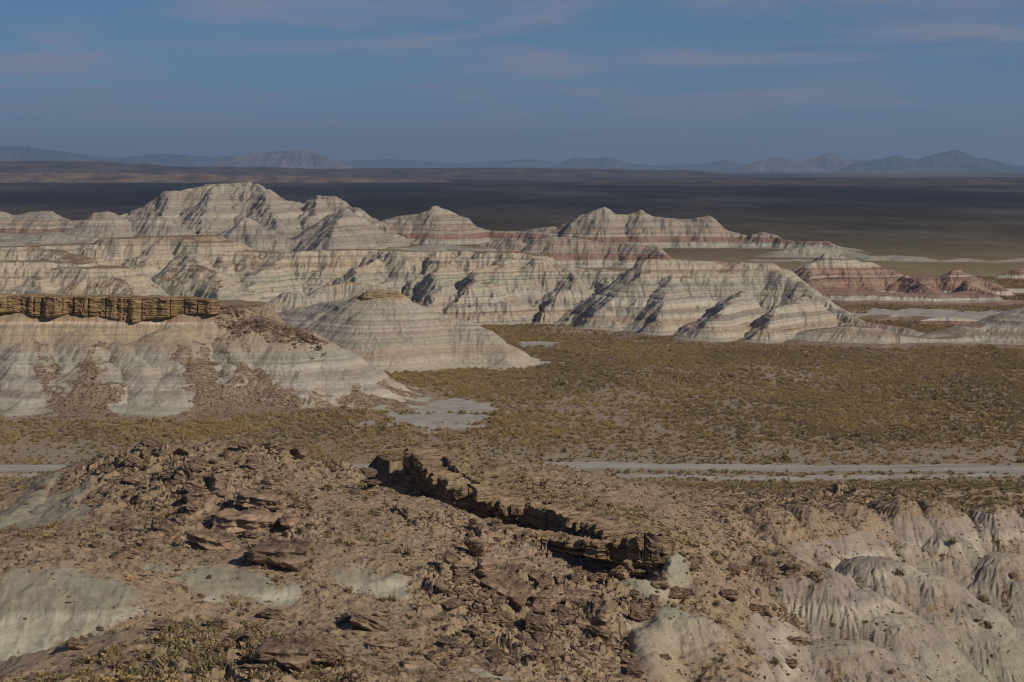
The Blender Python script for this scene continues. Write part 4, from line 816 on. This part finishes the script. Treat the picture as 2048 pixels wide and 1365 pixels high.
# ------------------------------------------------------------------ boulders the photograph shows one by one
def place(name, me, px, py, w, rotz, tilt, label, cat, group=None, sink=.25, sc3=(1, 1, 1)):
    x, y, zz = fg.hit(px, py); S = 1.3 * w * y / F        # width seen in photo pixels -> metres
    o = bpy.data.objects.new(name, me); sc.collection.objects.link(o)
    o.rotation_euler = (R(tilt[0]), R(tilt[1]), R(rotz)); o.scale = (S * sc3[0], S * sc3[1], S * sc3[2])
    hgt = me.vertices and max(v.co.z for v in me.vertices) or .3
    o.location = (x, y + S * .2, zz + hgt * S * sc3[2] * (1 - 2 * sink)); tag(o, label, cat, group); return o
BOULD = [
    (1185, 1262, 84, 2, -15, (10, 15), 'largest dark brown boulder, blunt and upright, low in the rubble bowl'),
    (740, 1266, 82, 3, 20, (-10, 28), 'long flat slab tipped up to the left with a black shadow at its left end'),
    (495, 1068, 128, 3, 4, (0, 2), 'longest level brown slab lying across the middle of the left hillside'),
    (577, 1060, 46, 6, 70, (0, 8), 'short upright slab leaning at the right end of the longest level slab'),
    (420, 1098, 84, 4, -20, (0, 12), 'wedge shaped brown slab just below the left end of the longest level slab'),
    (325, 1085, 52, 2, 50, (15, -20), 'chunky brown boulder with a black shadow on its left, halfway down the left hillside'),
    (555, 1135, 118, 4, 5, (0, 3), 'long low brown slab lying above the pale green clay face'),
    (385, 1040, 78, 7, 30, (0, -18), 'tilted brown slab resting above the chunky boulder on the left hillside'),
    (520, 1020, 92, 3, -8, (0, 4), 'flat ledge slab near the top of the left hillside'),
    (400, 1008, 66, 4, 10, (0, -4), 'flat ledge slab left of its longer neighbour near the hilltop'),
    (1010, 1190, 78, 4, -30, (15, 20), 'broad reddish slab leaning down to the right at the top of the rubble bowl'),
    (1070, 1167, 52, 3, -25, (10, 15), 'ribbed reddish slab right of the broad leaning one'),
    (930, 1170, 46, 1, 0, (0, -5), 'low brown slab at the upper left lip of the rubble bowl'),
    (900, 1128, 40, 6, 50, (20, 30), 'leaning tan slab above the upper left lip of the bowl'),
    (955, 1115, 44, 5, 80, (-10, 15), 'tall rounded tan boulder beside the small green clay cone'),
    (1150, 1205, 62, 7, 15, (0, 10), 'pale brown boulder in the middle of the bowl with shade on its left'),
    (1085, 1228, 48, 2, 60, (0, 0), 'brown boulder left of the pale brown one in mid bowl'),
    (945, 1215, 50, 0, 20, (0, 10), 'cracked brown boulder at the left side of the bowl'),
    (1075, 1275, 46, 5, 0, (0, 12), 'upright split boulder left of the largest dark one'),
    (1120, 1245, 42, 2, 40, (10, 0), 'rounded boulder just left of and above the largest dark one'),
    (985, 1250, 40, 1, 10, (0, 0), 'flat topped brown boulder left of centre in the bowl'),
    (1315, 1175, 42, 2, 0, (0, 0), 'square reddish boulder perched under the nose of the overhang'),
    (1348, 1197, 30, 2, 30, (0, 10), 'small reddish block just right of the perched square boulder'),
    (1290, 1215, 26, 0, 30, (0, 10), 'oval tan boulder below the perched square one'),
    (1275, 1245, 34, 5, 10, (0, 25), 'narrow standing boulder left of the green clay cone'),
    (1300, 1240, 32, 6, -10, (0, -20), 'brown boulder leaning against the narrow standing one'),
    (880, 1322, 50, 1, 15, (0, -10), 'flat brown rock at the bottom of the slope left of the bowl'),
    (985, 1345, 52, 7, -5, (0, -8), 'squat brown boulder at the lower edge of the bowl with shade on its left'),
    (1215, 1345, 42, 3, 30, (0, 10), 'tan slab near the bottom right of the bowl'),
    (1270, 1356, 30, 5, 0, (10, 10), 'upright brown rock at the bottom edge, right of the tan slab'),
    (765, 1305, 54, 3, 10, (0, 5), 'low flat rock below the tipped up slab'),
    (686, 1247, 26, 2, 20, (0, 0), 'reddish block just above and left of the tipped up slab'),
    (540, 1238, 40, 4, 0, (0, 5), 'small flat slab above the near scrubby knoll'),
    (403, 1196, 14, 0, 0, (0, 0), 'small round red rock on the pale clay below the left hillside'),
    (370, 1181, 12, 0, 0, (0, 0), 'smallest red rock on the upper edge of the pale clay'),
    (417, 1159, 11, 2, 0, (0, 0), 'small tan rock alone in the middle of the grey clay face'),
    (201, 1262, 16, 0, 0, (0, 0), 'round reddish rock at the left rim of the near scrubby knoll'),
    (245, 1120, 48, 1, 20, (0, -18), 'brown slab leaning at the head of the gully on the left'),
    (258, 1152, 62, 7, -25, (0, 15), 'knobbly brown boulder in the gully right of the pale mound'),
    (50, 1240, 8, 0, 0, (0, 0), 'tiny tan pebble on the pale mound at far left'),
    (300, 905, 44, 1, 20, (0, 20), 'leaning brown block on the crest of the left hillside'),
    (185, 910, 40, 3, 10, (0, -10), 'flat reddish slab at the left end of the hill crest'),
    (262, 968, 32, 2, 40, (0, 20), 'brown block in the shade of the crags on the upper left'),
    (810, 1035, 50, 3, -35, (0, 25), 'tan slab leaning on the slope below the hoodoo rock'),
    (1390, 1140, 20, 1, 0, (0, 0), 'small brown rock on the clay slope right of the overhang'),
    (1455, 1200, 40, 4, 15, (0, 8), 'brown slab on the clay slope in the right foreground'),
    (1520, 1230, 44, 1, -10, (0, 8), 'dark brown slab halfway along the rubble strip on the right'),
    (1600, 1290, 40, 3, 20, (0, 8), 'brown slab at the lower end of the rubble strip on the right'),
    (1580, 1335, 30, 4, 0, (0, 0), 'dark flat rock near the bottom of the right foreground'),
    (1330, 1320, 22, 1, 0, (0, 0), 'small brown rock on the lower half of the green clay cone'),
    (1470, 1150, 24, 5, 0, (0, 0), 'orange brown block on the right foreground slope'),
    (1375, 1192, 30, 1, 0, (0, 8), 'rough brown rock beside the scrub right of the perched boulder'),
]
for i, (px, py, w, k, rz, tl, lb) in enumerate(BOULD):
    place('boulder', ROCKS[k], px, py, w, rz, tl, lb, 'boulder', sink=.22)
for px, py, w, k, rz, tl, lb in ((560, 1335, 110, 4, 10, (0, 5), 'broad cracked slab at the bottom edge of the near knoll'), (500, 1352, 70, 3, -15, (0, -6), 'slab with a dark crevice left of the broad cracked one at the bottom edge'),
        (640, 1350, 60, 5, 20, (0, 10), 'upright block at the bottom edge, right of the broad cracked slab'), (600, 1310, 60, 7, 5, (0, 0), 'tan topped block above the broad cracked slab'), (330, 1262, 40, 4, 0, (0, 0), 'flat dark slab among bushes at the back rim of the near knoll'), (150, 1300, 44, 4, 20, (0, 10), 'flat rock at the left tip of the near knoll')):
    place('boulder', ROCKS[k], px, py, w, rz, tl, lb, 'boulder', sink=.18)
# the hoodoo: a balanced block on a ledgy plinth
hx, hy, hz_ = fg.hit(740, 985)
hood = bpy.data.objects.new('hoodoo', None); sc.collection.objects.link(hood); hood.location = (hx, hy, hz_ - .2); tag(hood, 'squat hoodoo, a brown block balanced on a tan ledgy plinth at the hill end', 'rock formation')
for nm, k, loc, s3, rz in (('plinth', 2, (0, 0, .55), (2.5, 2.2, 2.3), 20), ('ledge', 4, (0.1, -.1, 1.5), (2.7, 2.4, 1.3), -10), ('cap_block', 5, (-.15, 0, 2.35), (2.1, 1.9, 1.9), 35)):
    o = bpy.data.objects.new(nm, ROCKS[k]); sc.collection.objects.link(o); o.parent = hood; o.location = loc; o.scale = s3; o.rotation_euler = (0, R(6), R(rz))
# unnamed boulders by zone: countable, alike within their zone
ZONES = [((880, 1330), (1140, 1350), 72, (16, 48), 'brown boulder heaped in the rubble bowl below the overhang', 'boulders heaped in the rubble bowl'),
         ((180, 620), (895, 1100), 75, (14, 46), 'brown sandstone block among the crags of the left hillside', 'blocks on the craggy left hillside'),
         ((330, 700), (1230, 1360), 22, (10, 30), 'brown rock lying among scrub on the near knoll', 'rocks on the near knoll'),
         ((900, 1230), (1020, 1130), 24, (10, 26), 'pale broken block fallen on the shelf beneath the overhang', 'fallen blocks beneath the overhang'),
         ((1480, 2040), (1130, 1340), 22, (9, 24), 'brown rock in the gullies between the clay spurs on the right', 'rocks in the right hand gullies')]
zr_ = np.random.default_rng(77)
for (x0, x1), (y0, y1), n, (s0, s1), lb, gp in ZONES:
    k = 0; tries = 0
    while k < n and tries < 4000:
        tries += 1; px, py = zr_.uniform(x0, x1), zr_.uniform(y0, y1); x, y, zz = fg.hit(px, py)
        if float(fg.sample(np.array([x]), np.array([y]), bare)[0]) > .35: continue
        w = s0 + (s1 - s0) * zr_.random() ** 2; place('boulder', ROCKS[int(zr_.integers(0, 8))], px, py, w, zr_.uniform(0, 360), (zr_.uniform(-20, 20), zr_.uniform(-25, 25)), lb, 'boulder', gp, sink=.28); k += 1
# rocks along the broken nose of the mesa
gm, _ = FORM['brown_capped_mesa']
for k in range(24):
    t = k / 23; px = 430 + 215 * t + zr_.normal(0, 3); D_ = 392 - 8 * t + zr_.uniform(-5, 3); x = (px - 1024) / F * D_; zz = float(gm.sample(np.array([x]), np.array([D_]))[0]); S = zr_.uniform(.7, 2.3) * (1 - .4 * t)
    o = bpy.data.objects.new('boulder', ROCKS[int(zr_.integers(0, 8))]); sc.collection.objects.link(o); o.location = (x, D_, zz + S * .12); o.scale = (S, S, S); o.rotation_euler = (zr_.uniform(-.3, .3), zr_.uniform(-.3, .3), zr_.uniform(0, 6))
    tag(o, 'dark brown block along the broken nose of the capped mesa', 'boulder', 'blocks on the mesa nose')
# individual shrubs: knoll, hillside, gullies, plus two dark bushes by the road
SZ = [((150, 640), (1235, 1360), 120, (.45, .95), 'rounded olive scrub bush growing on the near knoll', 'scrub bushes on the near knoll'),
      ((200, 850), (890, 1110), 90, (.5, .95), 'small dry bush growing among rocks on the left hillside', 'bushes on the left hillside'),
      ((1380, 1980), (1080, 1340), 32, (.6, 1.2), 'small olive bush in a gully between the right hand clay spurs', 'bushes in the right hand gullies'),
      ((640, 1000), (1200, 1350), 20, (.6, 1.1), 'small olive bush on the slope left of the rubble bowl', 'bushes left of the rubble bowl')]
def shrub(x, y, z, s, lb, gp=None, k=5):
    o = bpy.data.objects.new('shrub', SHR[k]); sc.collection.objects.link(o); o.location = (x, y, z - .03); o.scale = (s, s, s * zr_.uniform(.85, 1.2)); o.rotation_euler = (0, 0, zr_.uniform(0, 6.28)); tag(o, lb, 'shrub', gp); return o
for (x0, x1), (y0, y1), n, (s0, s1), lb, gp in SZ:
    k = 0; tries = 0
    while k < n and tries < 4000:
        tries += 1; px, py = zr_.uniform(x0, x1), zr_.uniform(y0, y1); x, y, zz = fg.hit(px, py)
        if float(fg.sample(np.array([x]), np.array([y]), bare)[0]) > .4: continue
        if 'near knoll' in lb and y > 124: continue
        shrub(x, y, zz, zr_.uniform(s0, s1), lb, gp, int(zr_.choice([5, 5, 3, 4]))); k += 1
for px, py, s, lb in ((1568, 921, 2.4, 'large dark bush alone on the far verge of the dirt road'), (2043, 928, 1.9, 'large dark bush beside the road at the right edge'), (1800, 1152, 1.5, 'bright olive bush in the gully between the two big clay spurs'), (1905, 1088, 1.7, 'olive bush beside the brown rubble chute at the right'), (1550, 1330, 1.2, 'yellow bush at the bottom edge of the right foreground')):
    if py < 1000: x, y = pl(px, py); z0_ = float(ground_z(np.array([x]), np.array([y]))[0])
    else: x, y, z0_ = fg.hit(px, py)
    shrub(x, y, z0_, s, lb)

# ------------------------------------------------------------------ haze
hz = NT('thin_blue_haze'); hz.t.nodes.clear(); ho = hz.t.nodes.new('ShaderNodeOutputMaterial'); pv = hz.t.nodes.new('ShaderNodeVolumePrincipled')
pv.inputs['Color'].default_value = (.44, .64, .97, 1); pv.inputs['Density'].default_value = 3.7e-5; pv.inputs['Anisotropy'].default_value = 0.1; hz.t.links.new(pv.outputs[0], ho.inputs['Volume'])
x0, x1, y0, y1, z0, z1 = -95000, 95000, -200, 91000, -60, 1400
hco = [(x, y, z) for z in (z0, z1) for y in (y0, y1) for x in (x0, x1)]
ho_ = raw_mesh('haze', hco, [(0, 2, 3, 1), (4, 5, 7, 6), (0, 1, 5, 4), (2, 6, 7, 3), (0, 4, 6, 2), (1, 3, 7, 5)], hz.m); ho_['kind'] = 'stuff'
print('done', time.time() - T0)
